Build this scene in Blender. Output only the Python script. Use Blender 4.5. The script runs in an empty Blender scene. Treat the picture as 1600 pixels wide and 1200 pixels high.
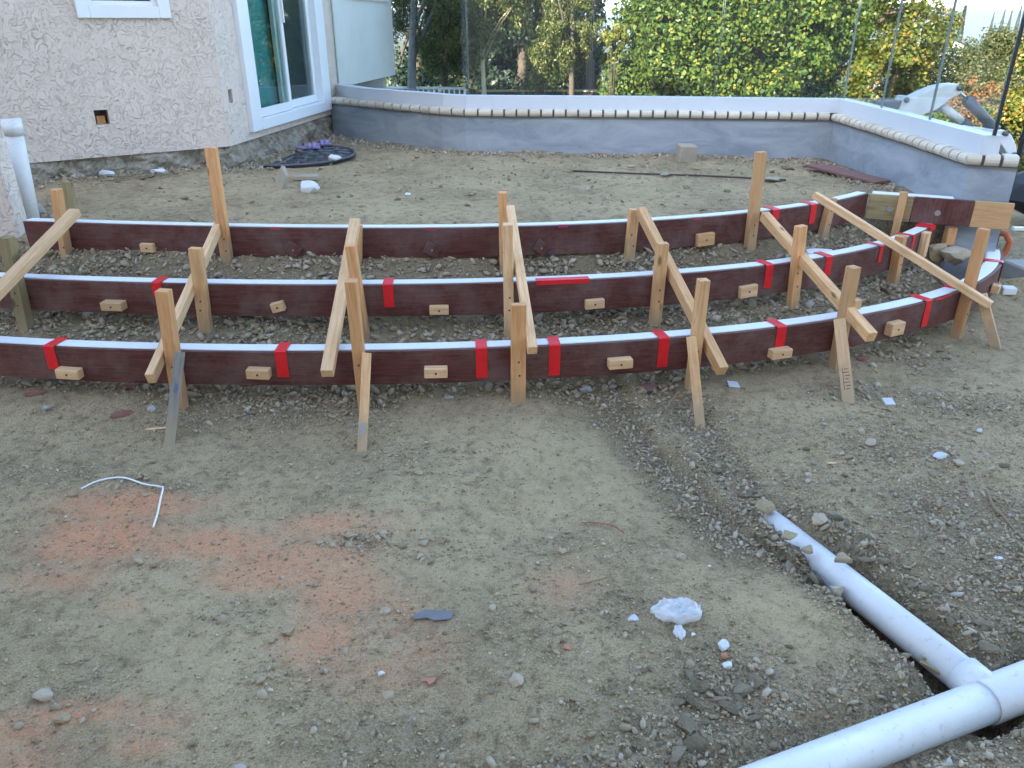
import bpy, bmesh, math, random
import numpy as np
from mathutils import Vector, Matrix

random.seed(7)
RNG = np.random.default_rng(7)
R = math.radians
SC = bpy.context.scene
COL = SC.collection

# ------------------------------------------------------------------ camera, world, sun, exposure
CAM_H, PITCH, FPX = 1.70, R(25.2), 1200.0
cam_d = bpy.data.cameras.new('camera')
cam = bpy.data.objects.new('camera', cam_d)
COL.objects.link(cam)
cam.location = (0, 0, CAM_H)
cam.rotation_euler = (R(90) - PITCH, 0, 0)
cam_d.sensor_width = 36.0
cam_d.lens = 36.0 * FPX / 1600.0
cam_d.clip_start, cam_d.clip_end = 0.05, 8000
SC.camera = cam

SUN_EL = R(25)
SUN_DIR = Vector((0.50 * math.cos(SUN_EL), 0.866 * math.cos(SUN_EL), -math.sin(SUN_EL)))   # travel of the light
world = bpy.data.worlds.new('World')
SC.world = world
world.use_nodes = True
wn = world.node_tree.nodes
sky = wn.new('ShaderNodeTexSky')
sky.sky_type = 'NISHITA'
sky.sun_disc = False
sky.sun_elevation = SUN_EL
sky.sun_rotation = math.atan2(-SUN_DIR.x, -SUN_DIR.y)
sky.altitude = 100
sky.air_density = 1.0
sky.dust_density = 0.8
sky.ozone_density = 1.0
wn['Background'].inputs['Strength'].default_value = 0.15
world.node_tree.links.new(sky.outputs[0], wn['Background'].inputs[0])
sun_d = bpy.data.lights.new('sun', 'SUN')
sun_d.energy, sun_d.angle, sun_d.color = 4.0, R(0.5), (1.0, 0.90, 0.74)
sun = bpy.data.objects.new('sun', sun_d)
COL.objects.link(sun)
sun.rotation_euler = SUN_DIR.to_track_quat('-Z', 'Y').to_euler()
vs = SC.view_settings
vs.view_transform = 'Standard'
vs.look = 'None'
vs.gamma = 1.0
vs.use_curve_mapping = False
vs.exposure = 2.6

# ------------------------------------------------------------------ measuring helpers
def ray(px, py):
    a, b = (px - 800) / FPX, -(py - 600) / FPX
    return (a, math.cos(PITCH) + b * math.sin(PITCH), -math.sin(PITCH) + b * math.cos(PITCH))

def at(px, py, z):                 # point of a level plane
    d = ray(px, py); t = (z - CAM_H) / d[2]
    return Vector((d[0] * t, d[1] * t, z))

def aty(px, py, y):                # point of an upright plane facing the camera
    d = ray(px, py); t = y / d[1]
    return Vector((d[0] * t, y, CAM_H + d[2] * t))

def atv(px, py, o, u):             # point of an upright plane through o along u
    d = ray(px, py)
    det = u[0] * (-d[1]) + d[0] * u[1]
    t = (u[0] * (-o[1]) + o[0] * u[1]) / det
    return Vector((d[0] * t, d[1] * t, CAM_H + d[2] * t))

def proj(p):
    y = p[1] * math.cos(PITCH) - (p[2] - CAM_H) * math.sin(PITCH)
    v = p[1] * math.sin(PITCH) + (p[2] - CAM_H) * math.cos(PITCH)
    return 800 + FPX * p[0] / y, 600 - FPX * v / y

def smooth(e0, e1, v):
    t = np.clip((v - e0) / (e1 - e0), 0, 1)
    return t * t * (3 - 2 * t)

def _hash(ix, iy, seed):
    h = (ix.astype(np.int64) * 374761393 + iy.astype(np.int64) * 668265263 + seed * 1442695041) & 0xFFFFFFFF
    h = ((h ^ (h >> 13)) * 1274126177) & 0xFFFFFFFF
    h = h ^ (h >> 16)
    return (h & 0xFFFF) / 65535.0

def vnoise(x, y, seed=0):
    x = np.asarray(x, float); y = np.asarray(y, float)
    ix, iy = np.floor(x), np.floor(y)
    fx, fy = x - ix, y - iy
    fx, fy = fx * fx * (3 - 2 * fx), fy * fy * (3 - 2 * fy)
    a, b = _hash(ix, iy, seed), _hash(ix + 1, iy, seed)
    c, d = _hash(ix, iy + 1, seed), _hash(ix + 1, iy + 1, seed)
    return (a * (1 - fx) + b * fx) * (1 - fy) + (c * (1 - fx) + d * fx) * fy

def fbm(x, y, scale, octv=4, seed=0, gain=.5):
    v, amp, tot = 0, 1, 0
    for k in range(octv):
        v = v + amp * vnoise(x * scale + 17.3 * k, y * scale - 9.1 * k, seed + k)
        tot += amp; amp *= gain; scale *= 2.03
    return v / tot                 # 0..1

# ------------------------------------------------------------------ object helpers
def tag(o, label=None, cat=None, group=None, kind=None):
    if label: o['label'] = label
    if cat: o['category'] = cat
    if group: o['group'] = group
    if kind: o['kind'] = kind
    return o

def empty(name, loc=(0, 0, 0), label=None, cat=None, group=None, rz=0):
    o = bpy.data.objects.new(name, None)
    COL.objects.link(o)
    o.location = loc; o.rotation_euler = (0, 0, rz); o.empty_display_size = .1
    return tag(o, label, cat, group)

def link(name, me, mat=None, parent=None, loc=None, rot=None):
    o = bpy.data.objects.new(name, me)
    COL.objects.link(o)
    if mat is not None and not me.materials: me.materials.append(mat)
    if loc is not None: o.location = loc
    if rot is not None: o.rotation_euler = rot
    if parent is not None: o.parent = parent
    return o

class MB:
    """collects faces, builds one mesh object"""
    def __init__(s): s.v, s.f = [], []
    def add(s, vs, fs):
        n = len(s.v); s.v += [tuple(v) for v in vs]; s.f += [tuple(i + n for i in f) for f in fs]; return s
    def box(s, c, size, rot=None):
        M = rot if rot is not None else Matrix.Identity(3)
        c = Vector(c); hx, hy, hz = size[0] / 2, size[1] / 2, size[2] / 2
        vs = [c + M @ Vector((x * hx, y * hy, z * hz)) for z in (-1, 1) for y in (-1, 1) for x in (-1, 1)]
        return s.add(vs, [(0, 2, 3, 1), (4, 5, 7, 6), (0, 1, 5, 4), (2, 6, 7, 3), (0, 4, 6, 2), (1, 3, 7, 5)])
    def prism(s, poly, ext):       # poly: list of 3d points, ext: extrusion vector
        n = len(poly); ext = Vector(ext)
        vs = [Vector(p) for p in poly] + [Vector(p) + ext for p in poly]
        fs = [tuple(range(n))[::-1], tuple(range(n, 2 * n))] + [(i, (i + 1) % n, n + (i + 1) % n, n + i) for i in range(n)]
        return s.add(vs, fs)
    def sweep(s, rings, cap=True, closed=True):
        n = len(rings[0]); k = len(s.v)
        vs = [p for r in rings for p in r]; fs = []
        for j in range(len(rings) - 1):
            for i in range(n if closed else n - 1):
                a, b = j * n + i, j * n + (i + 1) % n
                fs.append((a, b, b + n, a + n))
        if cap: fs += [tuple(range(n))[::-1], tuple(range((len(rings) - 1) * n, len(rings) * n))]
        return s.add(vs, fs)
    def tube(s, path, r, n=10, cap=True):
        path = [Vector(p) for p in path]; rings = []
        rs = r if isinstance(r, (list, tuple)) else [r] * len(path)
        ref = None
        for i, p in enumerate(path):
            d = (path[min(i + 1, len(path) - 1)] - path[max(i - 1, 0)]).normalized()
            if ref is None: ref = Vector((0, 0, 1)) if abs(d.z) < .9 else Vector((1, 0, 0))
            a = (ref - d * ref.dot(d)).normalized(); b = d.cross(a); ref = a
            rings.append([p + (a * math.cos(t) + b * math.sin(t)) * rs[i] for t in [2 * math.pi * k / n for k in range(n)]])
        return s.sweep(rings, cap)
    def build(s, name, mat, parent=None, smooth_=False, bevel=0, origin=None, fix=True):
        me = bpy.data.meshes.new(name)
        vs = s.v
        if origin is not None:
            o3 = Vector(origin); vs = [tuple(Vector(v) - o3) for v in s.v]
        me.from_pydata(vs, [], s.f)
        if fix or bevel:
            bm = bmesh.new(); bm.from_mesh(me)
            if fix: bmesh.ops.recalc_face_normals(bm, faces=bm.faces)
            if bevel: bmesh.ops.bevel(bm, geom=bm.edges[:] , offset=bevel, segments=1, affect='EDGES', clamp_overlap=True)
            bm.to_mesh(me); bm.free()
        if smooth_: me.shade_smooth()
        o = link(name, me, mat, parent)
        if origin is not None: o.location = origin
        return o

def np_mesh(name, V, Fq, mat, parent=None, smooth_=False):
    """fast mesh from arrays: V (n,3), F (m,k)"""
    me = bpy.data.meshes.new(name)
    m, k = Fq.shape
    me.vertices.add(len(V)); me.vertices.foreach_set('co', V.astype(np.float32).ravel())
    me.loops.add(m * k); me.loops.foreach_set('vertex_index', Fq.astype(np.int32).ravel())
    me.polygons.add(m)
    me.polygons.foreach_set('loop_start', np.arange(0, m * k, k, dtype=np.int32))
    if smooth_: me.polygons.foreach_set('use_smooth', np.ones(m, dtype=bool))
    me.update(calc_edges=True)
    return link(name, me, mat, parent)

# ------------------------------------------------------------------ materials
class NT:
    def __init__(s, name):
        s.m = bpy.data.materials.new(name); s.m.use_nodes = True
        s.t = s.m.node_tree; s.n = s.t.nodes
        s.p = s.n['Principled BSDF']
    def node(s, typ, ins=None, **kw):
        nd = s.n.new('ShaderNode' + typ)
        for k, v in kw.items(): setattr(nd, k, v)
        for k, v in (ins or {}).items(): s.set(nd, k, v)
        return nd
    def set(s, nd, k, v):
        if isinstance(v, bpy.types.NodeSocket): s.t.links.new(v, nd.inputs[k])
        elif isinstance(v, bpy.types.Node): s.t.links.new(v.outputs[0], nd.inputs[k])
        else: nd.inputs[k].default_value = v
    def coord(s, scale=(1, 1, 1), which='Object'):
        tc = s.node('TexCoord')
        mp = s.node('Mapping', {'Vector': tc.outputs[which], 'Scale': scale})
        return mp
    def noise(s, vec, scale, detail=4, rough=.55, dist=0):
        return s.node('TexNoise', {'Vector': vec, 'Scale': scale, 'Detail': detail, 'Roughness': rough, 'Distortion': dist})
    def ramp(s, fac, stops):
        r = s.node('ValToRGB', {'Fac': fac})
        e = r.color_ramp.elements
        while len(e) < len(stops): e.new(.5)
        for i, (p, c) in enumerate(stops):
            e[i].position = p
            e[i].color = (c, c, c, 1) if isinstance(c, (int, float)) else (*c, 1)
        return r
    def mix(s, fac, a, b, blend='MIX'):
        nd = s.node('Mix', data_type='RGBA', blend_type=blend)
        c = lambda v: (*v, 1) if isinstance(v, tuple) and len(v) == 3 else v
        s.set(nd, 0, fac); s.set(nd, 6, c(a)); s.set(nd, 7, c(b))
        return nd.outputs[2]
    def math(s, op, a, b=0, clamp=False):
        nd = s.node('Math', operation=op, use_clamp=clamp); s.set(nd, 0, a); s.set(nd, 1, b); return nd.outputs[0]
    def bump(s, h, strength=.5, dist=.01, normal=None):
        b = s.node('Bump', {'Height': h, 'Strength': strength, 'Distance': dist})
        if normal is not None: s.set(b, 'Normal', normal)
        return b
    def out(s, color=None, rough=.7, normal=None, spec=.3, **kw):
        if color is not None: s.set(s.p, 'Base Color', (*color, 1) if isinstance(color, tuple) and len(color) == 3 else color)
        s.set(s.p, 'Roughness', rough); s.set(s.p, 'Specular IOR Level', spec)
        if normal is not None: s.set(s.p, 'Normal', normal)
        for k, v in kw.items(): s.set(s.p, k, v)
        return s.m

def sc_col(c, f): return tuple(min(1, x * f) for x in c)

def m_plain(name, c, rough=.6, var=.12, scale=14, bump=.15, bdist=.002, spec=.3, metal=0, dirt=0, dirtc=(.22, .18, .13)):
    t = NT(name); v = t.coord()
    n = t.noise(v, scale, 5)
    col = t.mix(n.outputs[0], sc_col(c, 1 - var), sc_col(c, 1 + var))
    if dirt:
        d = t.noise(v, 3.1, 6, .65)
        dm = t.ramp(d.outputs[0], [(.5, 0.0), (.72, dirt)])
        col = t.mix(dm, col, dirtc)
    n2 = t.noise(v, scale * 6, 4)
    return t.out(col, rough, t.bump(n2.outputs[0], bump, bdist), spec, Metallic=metal)

def m_wood(name, a, b, dark, stain=0.25):
    """sawn softwood, grain along local Z"""
    t = NT(name)
    tc = t.node('TexCoord'); oi = t.node('ObjectInfo')
    off = t.node('VectorMath', operation='MULTIPLY_ADD')
    t.set(off, 0, oi.outputs['Random']); t.set(off, 1, (31.0, 17.0, 23.0)); t.set(off, 2, tc.outputs['Object'])
    mp = t.node('Mapping', {'Vector': off, 'Scale': (1, 1, .07)})
    g = t.noise(mp, 70, 5, .6, .6)
    mp2 = t.node('Mapping', {'Vector': off, 'Scale': (1, 1, .22)})
    w = t.noise(mp2, 9, 4, .5, 1.2)
    base = t.mix(w.outputs[0], a, b)
    tint = t.node('HueSaturation', {'Color': base, 'Saturation': 1.0, 'Hue': .5})
    t.set(tint, 'Value', t.math('MULTIPLY_ADD', oi.outputs['Random'], .42)); tint.inputs['Value'].links[0].from_node.inputs[2].default_value = .74
    gm = t.ramp(g.outputs[0], [(.42, .0), (.66, .55)])
    col = t.mix(gm, tint, dark)
    k = t.node('TexVoronoi', {'Vector': t.node('Mapping', {'Vector': off, 'Scale': (1, 1, .4)}), 'Scale': 9})
    km = t.ramp(k.outputs['Distance'], [(.06, .85), (.13, 0.0)])
    col = t.mix(km, col, sc_col(dark, .45))
    s = t.noise(off, 6, 6, .7)
    mu_ = t.node('Attribute', attribute_type='OBJECT', attribute_name='mud')
    zz = t.node('SeparateXYZ', {'Vector': tc.outputs['Object']})
    mh = t.math('SUBTRACT', t.math('MULTIPLY_ADD', s.outputs[0], .30), zz.outputs[2])
    mh.node.inputs[0].links[0].from_node.inputs[2].default_value = .10
    mm = t.math('MULTIPLY', t.math('MULTIPLY', mh, 7.0, True), t.math('MULTIPLY', mu_.outputs['Fac'], .75))
    col = t.mix(mm, col, (.33, .26, .165))
    sm = t.ramp(s.outputs[0], [(.52, 0.0), (.75, stain)])
    col = t.mix(sm, col, sc_col(dark, .55))
    return t.out(col, .72, t.bump(g.outputs[0], .35, .0015), .25)

M = {}
M['pine'] = m_wood('pine_lumber', (.74, .455, .23), (.65, .37, .165), (.44, .205, .08))
M['fir'] = m_wood('fir_lumber', (.74, .40, .19), (.65, .33, .135), (.42, .18, .06))
M['pale'] = m_wood('pale_lumber', (.76, .50, .285), (.67, .415, .21), (.46, .25, .115))
M['old'] = m_wood('weathered_lumber', (.37, .29, .15), (.30, .23, .12), (.17, .12, .06))
M['grey'] = m_wood('grey_lumber', (.27, .24, .20), (.22, .18, .14), (.11, .085, .06), .4)

t = NT('brown_board_paint'); v = t.coord((.06, .5, 1)); v1 = t.coord()
g = t.noise(v, 85, 6, .7); s = t.noise(v1, 5, 7, .7); sc = t.noise(t.coord((.25, 1, 1)), 130, 3, .6)
col = t.mix(t.ramp(g.outputs[0], [(.32, 0.0), (.68, 1.0)]), (.062, .0180, .0140), (.150, .0530, .0430))
col = t.mix(t.ramp(s.outputs[0], [(.44, 0.0), (.72, .60)]), col, (.20, .145, .130))
col = t.mix(t.ramp(sc.outputs[0], [(.64, 0.0), (.72, .25)]), col, (.24, .19, .17))
M['board'] = t.out(col, t.ramp(s.outputs[0], [(.3, .42), (.8, .7)]), t.bump(g.outputs[0], .25, .001), .25)
M['foam'] = m_plain('white_foam', (.72, .73, .74), .55, .05, 20, .12, .002, dirt=.25, dirtc=(.5, .45, .38))
t = NT('red_tape'); v = t.coord()
n = t.noise(v, 45, 4)
M['tape'] = t.out(t.mix(n.outputs[0], (.62, .010, .014), (.76, .024, .028)), .33, t.bump(n.outputs[0], .5, .006), .3)
M['tape_dull'] = m_plain('faded_red_tape', (.36, .05, .07), .55, .2, 50)

# skip-trowel stucco
def m_stucco(name, c):
    t = NT(name); v = t.coord()
    a = t.noise(v, 13.5, 5, .60, .9)
    lace = t.ramp(a.outputs[0], [(.42, 0.0), (.45, .85), (.56, 1.0), (.58, .45), (.75, .4)])
    b = t.noise(v, 150, 4)
    amp = t.ramp(t.noise(v, 2.6, 4, .6).outputs[0], [(.32, .30), (.62, 1.0)])
    h = t.math('ADD', t.math('MULTIPLY', lace.outputs[0], amp.outputs[0]), t.math('MULTIPLY', b.outputs[0], .22))
    big = t.noise(v, 1.1, 5)
    col = t.mix(big.outputs[0], sc_col(c, .90), sc_col(c, 1.08))
    col = t.mix(t.ramp(t.noise(v, 7, 6, .7).outputs[0], [(.55, 0.0), (.8, .25)]), col, sc_col(c, .72))
    return t.out(col, .9, t.bump(h, 1.0, .010), .15)
M['stucco'] = m_stucco('lace_stucco', (.71, .595, .51))
M['stucco_smooth'] = m_plain('painted_wall', (.66, .66, .64), .8, .06, 3, .3, .003, dirt=.12)
t = NT('rough_footing'); v = t.coord()
n = t.noise(v, 9, 7, .7); n2 = t.noise(v, 42, 6)
M['footing'] = t.out(t.mix(t.ramp(n.outputs[0], [(.3, 0.0), (.7, 1.0)]), (.20, .165, .12), (.46, .40, .32)), .95, t.bump(n2.outputs[0], .9, .02), .1)
t = NT('grey_render'); v = t.coord(); v2 = t.coord((.5, .5, 1.6))
n = t.noise(v2, 3.4, 6, .62, .8); n2 = t.noise(v, 32, 6)
col = t.mix(t.ramp(n.outputs[0], [(.33, 0.0), (.67, 1.0)]), (.240, .272, .308), (.395, .425, .458))
col = t.mix(t.ramp(n2.outputs[0], [(.55, 0.0), (.75, .3)]), col, (.45, .47, .50))
M['render'] = t.out(col, .85, t.bump(n2.outputs[0], .35, .004), .2)
t = NT('coping_brick'); v = t.coord(); oi = t.node('ObjectInfo')
n = t.noise(t.coord((1, 1, 1)), 60, 6, .7)
col = t.mix(oi.outputs['Random'], (.55, .48, .375), (.67, .60, .485))
col = t.mix(t.ramp(n.outputs[0], [(.5, 0.0), (.72, .35)]), col, (.42, .34, .28))
M['brick'] = t.out(col, .8, t.bump(n.outputs[0], .3, .002), .2)
M['mortar'] = m_plain('dark_mortar', (.125, .11, .10), .95, .3, 60, .5, .004)
M['vinyl'] = m_plain('white_vinyl', (.78, .79, .80), .38, .03, 4, .05, .001, .45, dirt=.12, dirtc=(.5, .48, .45))
M['base_white'] = m_plain('white_base_paint', (.60, .63, .67), .5, .04, 2.5, .1, .001, .3, dirt=.12, dirtc=(.48, .48, .5))
t = NT('pvc_pipe'); v = t.coord()
n = t.noise(v, 5, 6, .7); n2 = t.noise(v, 38, 5, .7)
col = t.mix(t.ramp(n.outputs[0], [(.52, 0.0), (.8, .45)]), (.68, .675, .665), (.46, .42, .35))
col = t.mix(t.ramp(n2.outputs[0], [(.58, 0.0), (.68, .5)]), col, (.42, .36, .28))
M['pvc'] = t.out(col, t.ramp(n.outputs[0], [(.3, .3), (.8, .6)]), None, .45)

def m_glass(name, tint):
    t = NT(name)
    tr = t.node('BsdfTransparent', {'Color': (*tint, 1)}); gl = t.node('BsdfGlossy', {'Roughness': .0})
    ge = t.node('NewGeometry')
    fr = t.node('Fresnel', {'IOR': t.math('MULTIPLY_ADD', ge.outputs['Backfacing'], 1 / 1.45 - 1.45)}); mx = t.node('MixShader')
    fr.inputs['IOR'].links[0].from_node.inputs[2].default_value = 1.45   # the same sheet from either side
    t.set(mx, 0, fr.outputs[0]); t.set(mx, 1, tr.outputs[0]); t.set(mx, 2, gl.outputs[0])
    t.t.links.new(mx.outputs[0], t.n['Material Output'].inputs[0])
    return t.m
M['glass'] = m_glass('clear_glass', (.95, .985, .975))
M['pane'] = m_glass('window_pane', (.80, .90, .88))
M['glass_edge'] = m_plain('glass_edge', (.19, .235, .225), .2, .1, 9, 0, .001, .6)
M['teal'] = m_plain('teal_blind', (.045, .30, .32), .6, .1, 30, .1, .001)
M['dark'] = m_plain('dark_interior', (.035, .035, .04), .9, .2, 5)  # near-black colour gives the rooms their unlit darkness
M['screen'] = m_plain('insect_screen', (.05, .055, .06), .8, .15, 300, .2, .001)
M['black'] = m_plain('black_rubber', (.016, .017, .020), .55, .3, 40, .3, .002, .4)
M['dust'] = m_plain('dusty_rubber', (.12, .122, .13), .7, .3, 30, .3, .002, .3)
M['lilac'] = m_plain('lilac_foam', (.30, .235, .42), .6, .08, 20, .15, .001)
M['paper'] = m_plain('white_paper', (.68, .69, .71), .7, .05, 30, .1, .001)
M['steel'] = m_plain('zinc_steel', (.50, .50, .48), .38, .1, 60, .1, .001, .5, 1)
M['rust'] = m_plain('rusty_rod', (.075, .052, .042), .75, .3, 60, .3, .002)
M['whitepaint'] = m_plain('machine_paint', (.60, .62, .64), .4, .08, 6, .1, .001, .4, dirt=.4, dirtc=(.36, .33, .28))
M['darksteel'] = m_plain('dark_machine_steel', (.085, .095, .11), .45, .2, 8, .15, .001, .4)
M['orange'] = m_plain('orange_hose', (.48, .13, .05), .5, .15, 30)
M['redplank'] = m_plain('dusty_red_plank', (.20, .10, .085), .8, .2, 18, .3, .002, dirt=.4)
M['concrete'] = m_plain('pale_concrete', (.36, .34, .31), .9, .2, 16, .6, .006, dirt=.3)
M['plaster'] = m_plain('white_plaster', (.66, .66, .66), .85, .08, 30, .6, .006, dirt=.15, dirtc=(.5, .44, .38))
M['slate'] = m_plain('blue_slate', (.165, .162, .165), .6, .2, 25, .4, .003)
M['tile'] = m_plain('pale_tile', (.52, .52, .52), .6, .1, 30, .3, .002)
M['tan'] = m_plain('tan_stone', (.37, .32, .24), .9, .2, 20, .6, .006)
M['terracotta'] = m_plain('terracotta_chip', (.42, .20, .12), .85, .2, 30, .4, .003)
M['redbrick'] = m_plain('dark_red_brick', (.23, .105, .085), .9, .25, 30, .5, .004)
M['roof'] = m_plain('roof_shingle', (.16, .12, .10), .9, .2, 8, .5, .01)
M['bark'] = m_plain('brown_bark', (.11, .085, .065), .95, .35, 14, .9, .02)
M['greybark'] = m_plain('grey_bark', (.26, .27, .27), .95, .35, 10, .8, .02)
M['palebark'] = m_plain('pale_bark', (.44, .39, .27), .9, .2, 12, .6, .01)
M['twig'] = m_plain('dry_twig', (.25, .17, .11), .9, .2, 40)
M['straw'] = m_plain('dry_cane', (.34, .24, .09), .8, .25, 40)
M['stonegrey'] = m_plain('grey_stone', (.42, .345, .25), .9, .3, 20, .7, .006)
M['clod'] = m_plain('dirt_clod', (.37, .285, .175), .95, .25, 24, .8, .008)
M['hill'] = m_plain('hill_scrub', (.10, .115, .075), .95, .3, .02)
M['housewall'] = m_plain('distant_plaster', (.62, .60, .56), .8)

def m_leaf(name, cols, trans=.4):
    t = NT(name)
    g = t.node('NewGeometry')
    r = t.ramp(g.outputs['Random Per Island'], cols)
    v = t.coord(); n = t.noise(v, .9, 3)
    col = t.mix(t.ramp(n.outputs[0], [(.35, 0.0), (.65, .35)]), r.outputs[0], cols[0][1])
    d = t.node('BsdfPrincipled'); t.n.remove(d)
    t.set(t.p, 'Base Color', col); t.set(t.p, 'Roughness', .42); t.set(t.p, 'Specular IOR Level', .35)
    tr = t.node('BsdfTranslucent', {'Color': col}); mx = t.node('MixShader', {0: trans})
    t.set(mx, 1, t.p.outputs[0]); t.set(mx, 2, tr.outputs[0])
    t.t.links.new(mx.outputs[0], t.n['Material Output'].inputs[0])
    return t.m
LEAF = {
    'willow': m_leaf('narrow_olive_leaf', [(0, (.040, .068, .018)), (.5, (.10, .14, .036)), (.82, (.24, .24, .075)), (1, (.42, .34, .14))]),
    'dark': m_leaf('dark_green_leaf', [(0, (.018, .034, .022)), (.7, (.034, .058, .032)), (1, (.06, .085, .04))]),
    'bright': m_leaf('broad_green_leaf', [(0, (.028, .066, .012)), (.5, (.080, .135, .022)), (.88, (.17, .215, .034)), (1, (.32, .27, .04))]),
    'gold': m_leaf('autumn_gold_leaf', [(0, (.060, .095, .020)), (.55, (.145, .175, .032)), (.87, (.30, .25, .045)), (1, (.36, .18, .05))]),
    'scrub': m_leaf('mixed_scrub_leaf', [(0, (.045, .065, .025)), (.6, (.12, .13, .04)), (.9, (.24, .21, .06)), (1, (.30, .24, .12))]),
    'red': m_leaf('red_leaf', [(0, (.09, .11, .035)), (.55, (.20, .13, .05)), (1, (.36, .09, .05))]),
    'cypress': m_leaf('cypress_leaf', [(0, (.02, .036, .022)), (1, (.045, .065, .035))], .2),
}

# ------------------------------------------------------------------ plan of the curved step forms
Z1, Z2, Z3, BH, BT = .300, .471, .642, .172, .020
def fit(px_list, z, deg, ext0=0):
    P = np.array([at(x, y, z)[:2] for x, y in px_list])
    s = np.r_[0, np.cumsum(np.hypot(*np.diff(P, axis=0).T))]; s /= s[-1]
    cx, cy = np.polyfit(s, P[:, 0], deg), np.polyfit(s, P[:, 1], deg)
    tt = np.linspace(ext0, 1, 150)
    Q = np.c_[np.polyval(cx, tt), np.polyval(cy, tt)]
    L = np.r_[0, np.cumsum(np.hypot(*np.diff(Q, axis=0).T))]
    n = 110
    return np.c_[np.interp(np.linspace(0, L[-1], n), L, Q[:, 0]), np.interp(np.linspace(0, L[-1], n), L, Q[:, 1])]
C1 = fit([(-60, 534), (0, 538), (78, 542), (240, 547), (400, 550), (580, 550), (797, 544), (840, 541), (1010, 530), (1130, 522), (1200, 514), (1290, 500), (1370, 488), (1450, 475), (1500, 457), (1545, 430), (1565, 405), (1570, 392)], Z1, 5)
C2 = fit([(-70, 431), (32, 435), (240, 442), (330, 445), (400, 445.5), (565, 446), (787, 441), (935, 436), (1025, 430), (1090, 426), (1200, 417), (1307, 400), (1375, 385), (1445, 360), (1466, 352)], Z2, 5)
C3 = fit([(35, 346), (120, 348), (220, 351), (360, 355), (565, 356.5), (777, 355), (980, 347), (1170, 333), (1262, 322), (1357, 302)], Z3, 4)
CURVES = {1: (C1, Z1), 2: (C2, Z2), 3: (C3, Z3)}

def frame_at(b, px):               # position on the front top edge of a form seen at picture column px
    C, z = CURVES[b]
    xs = np.array([proj((p[0], p[1], z))[0] for p in C])
    i = int(np.argmin(np.abs(xs - px)))
    i0, i1 = max(i - 1, 0), min(i + 1, len(C) - 1)
    tg = Vector((*(C[i1] - C[i0]), 0)).normalized()
    j = min(max(np.searchsorted(xs, px), 1), len(C) - 1)
    f = (px - xs[j - 1]) / max(xs[j] - xs[j - 1], 1e-6)
    f = min(max(f, 0), 1)
    p = C[j - 1] * (1 - f) + C[j] * f
    nr = Vector((tg.y, -tg.x, 0))  # towards the camera side
    return Vector((p[0], p[1], z)), tg, nr

# wall plan (brick front line)
WALL = [Vector(p) for p in ((-2.12, 9.36), (-1.70, 8.99), (-1.07, 8.46), (-.74, 8.17), (-.48, 8.04), (-.2, 7.995), (1.255, 7.90), (3.02, 7.66), (3.0, 6.30), (2.95, 5.145), (3.235, 5.02))]
WALL = [Vector((p[0], p[1])) for p in WALL]
def offset(line, d):               # to the far side (left of travel)
    out = []
    for i, p in enumerate(line):
        a = (line[i] - line[i - 1]).normalized() if i else None
        b = (line[i + 1] - line[i]).normalized() if i < len(line) - 1 else None
        na = Vector((-a.y, a.x)) if a else None; nb = Vector((-b.y, b.x)) if b else None
        if na is None: out.append(p + nb * d)
        elif nb is None: out.append(p + na * d)
        else:
            m = (na + nb).normalized(); out.append(p + m * d / max(m.dot(na), .3))
    return out

# ------------------------------------------------------------------ ground
def seg_dist(X, Y, line, signed=False):
    best = np.full(X.shape, 1e9); sg = np.ones(X.shape)
    for a, b in zip(line[:-1], line[1:]):
        ax, ay, bx, by = a[0], a[1], b[0], b[1]
        dx, dy = bx - ax, by - ay
        tt = np.clip(((X - ax) * dx + (Y - ay) * dy) / (dx * dx + dy * dy), 0, 1)
        d = np.hypot(X - ax - tt * dx, Y - ay - tt * dy)
        m = d < best
        best = np.where(m, d, best)
        sg = np.where(m, np.sign(dx * (Y - ay) - dy * (X - ax)), sg)
    return best * sg if signed else best

AX = -.035                         # drain pipe axis height
P_end, P_tee = at(1238, 826, AX + .01), at(1550, 1092, AX)
P_m0, P_m1 = at(1130, 1252, AX), at(1700, 1033, AX)
LINE1 = [(-9, 5.6), (-5, 3.9)] + [tuple(p) for p in C1[::6]] + [(3.42, 5.3), (4.5, 5.4), (9, 5.5)]
LINE3 = [(-9, 6.4), (-5, 5.0)] + [tuple(p) for p in C3[::6]] + [tuple(C3[-1]), tuple(at(1583, 318, Z3)[:2]), (4.5, 4.9)]
# groove of loose gravel that runs on from the pipe to the forms
GROOVE = [tuple(at(px, py, 0)[:2]) for px, py in ((1220, 815), (1170, 760), (1110, 690), (1060, 640), (1010, 595))]
BRANCH = [tuple(P_end[:2]), tuple(P_tee[:2])]
MAINP = [tuple((P_m0 - (P_m1 - P_m0).normalized() * .8)[:2]), tuple((P_m1 + (P_m1 - P_m0).normalized() * 2.2)[:2])]
DIG = [tuple(at(px, py, 0)[:2]) for px, py in ((965, 590), (1000, 650), (1055, 705), (1115, 758), (1150, 792), (1178, 815))]
WLINE = [tuple(p) for p in WALL[:-1]]

def far_z(x, y):
    z = np.interp(y, [4, 8, 10.5, 16, 30, 100, 250, 420, 900, 3000], [0, .05, -.28, -.6, -4, -10, -8, -6, -20, -20])
    return z - np.clip((x - 4.5) * .12, 0, 3) * smooth(5, 9, y)

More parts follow.
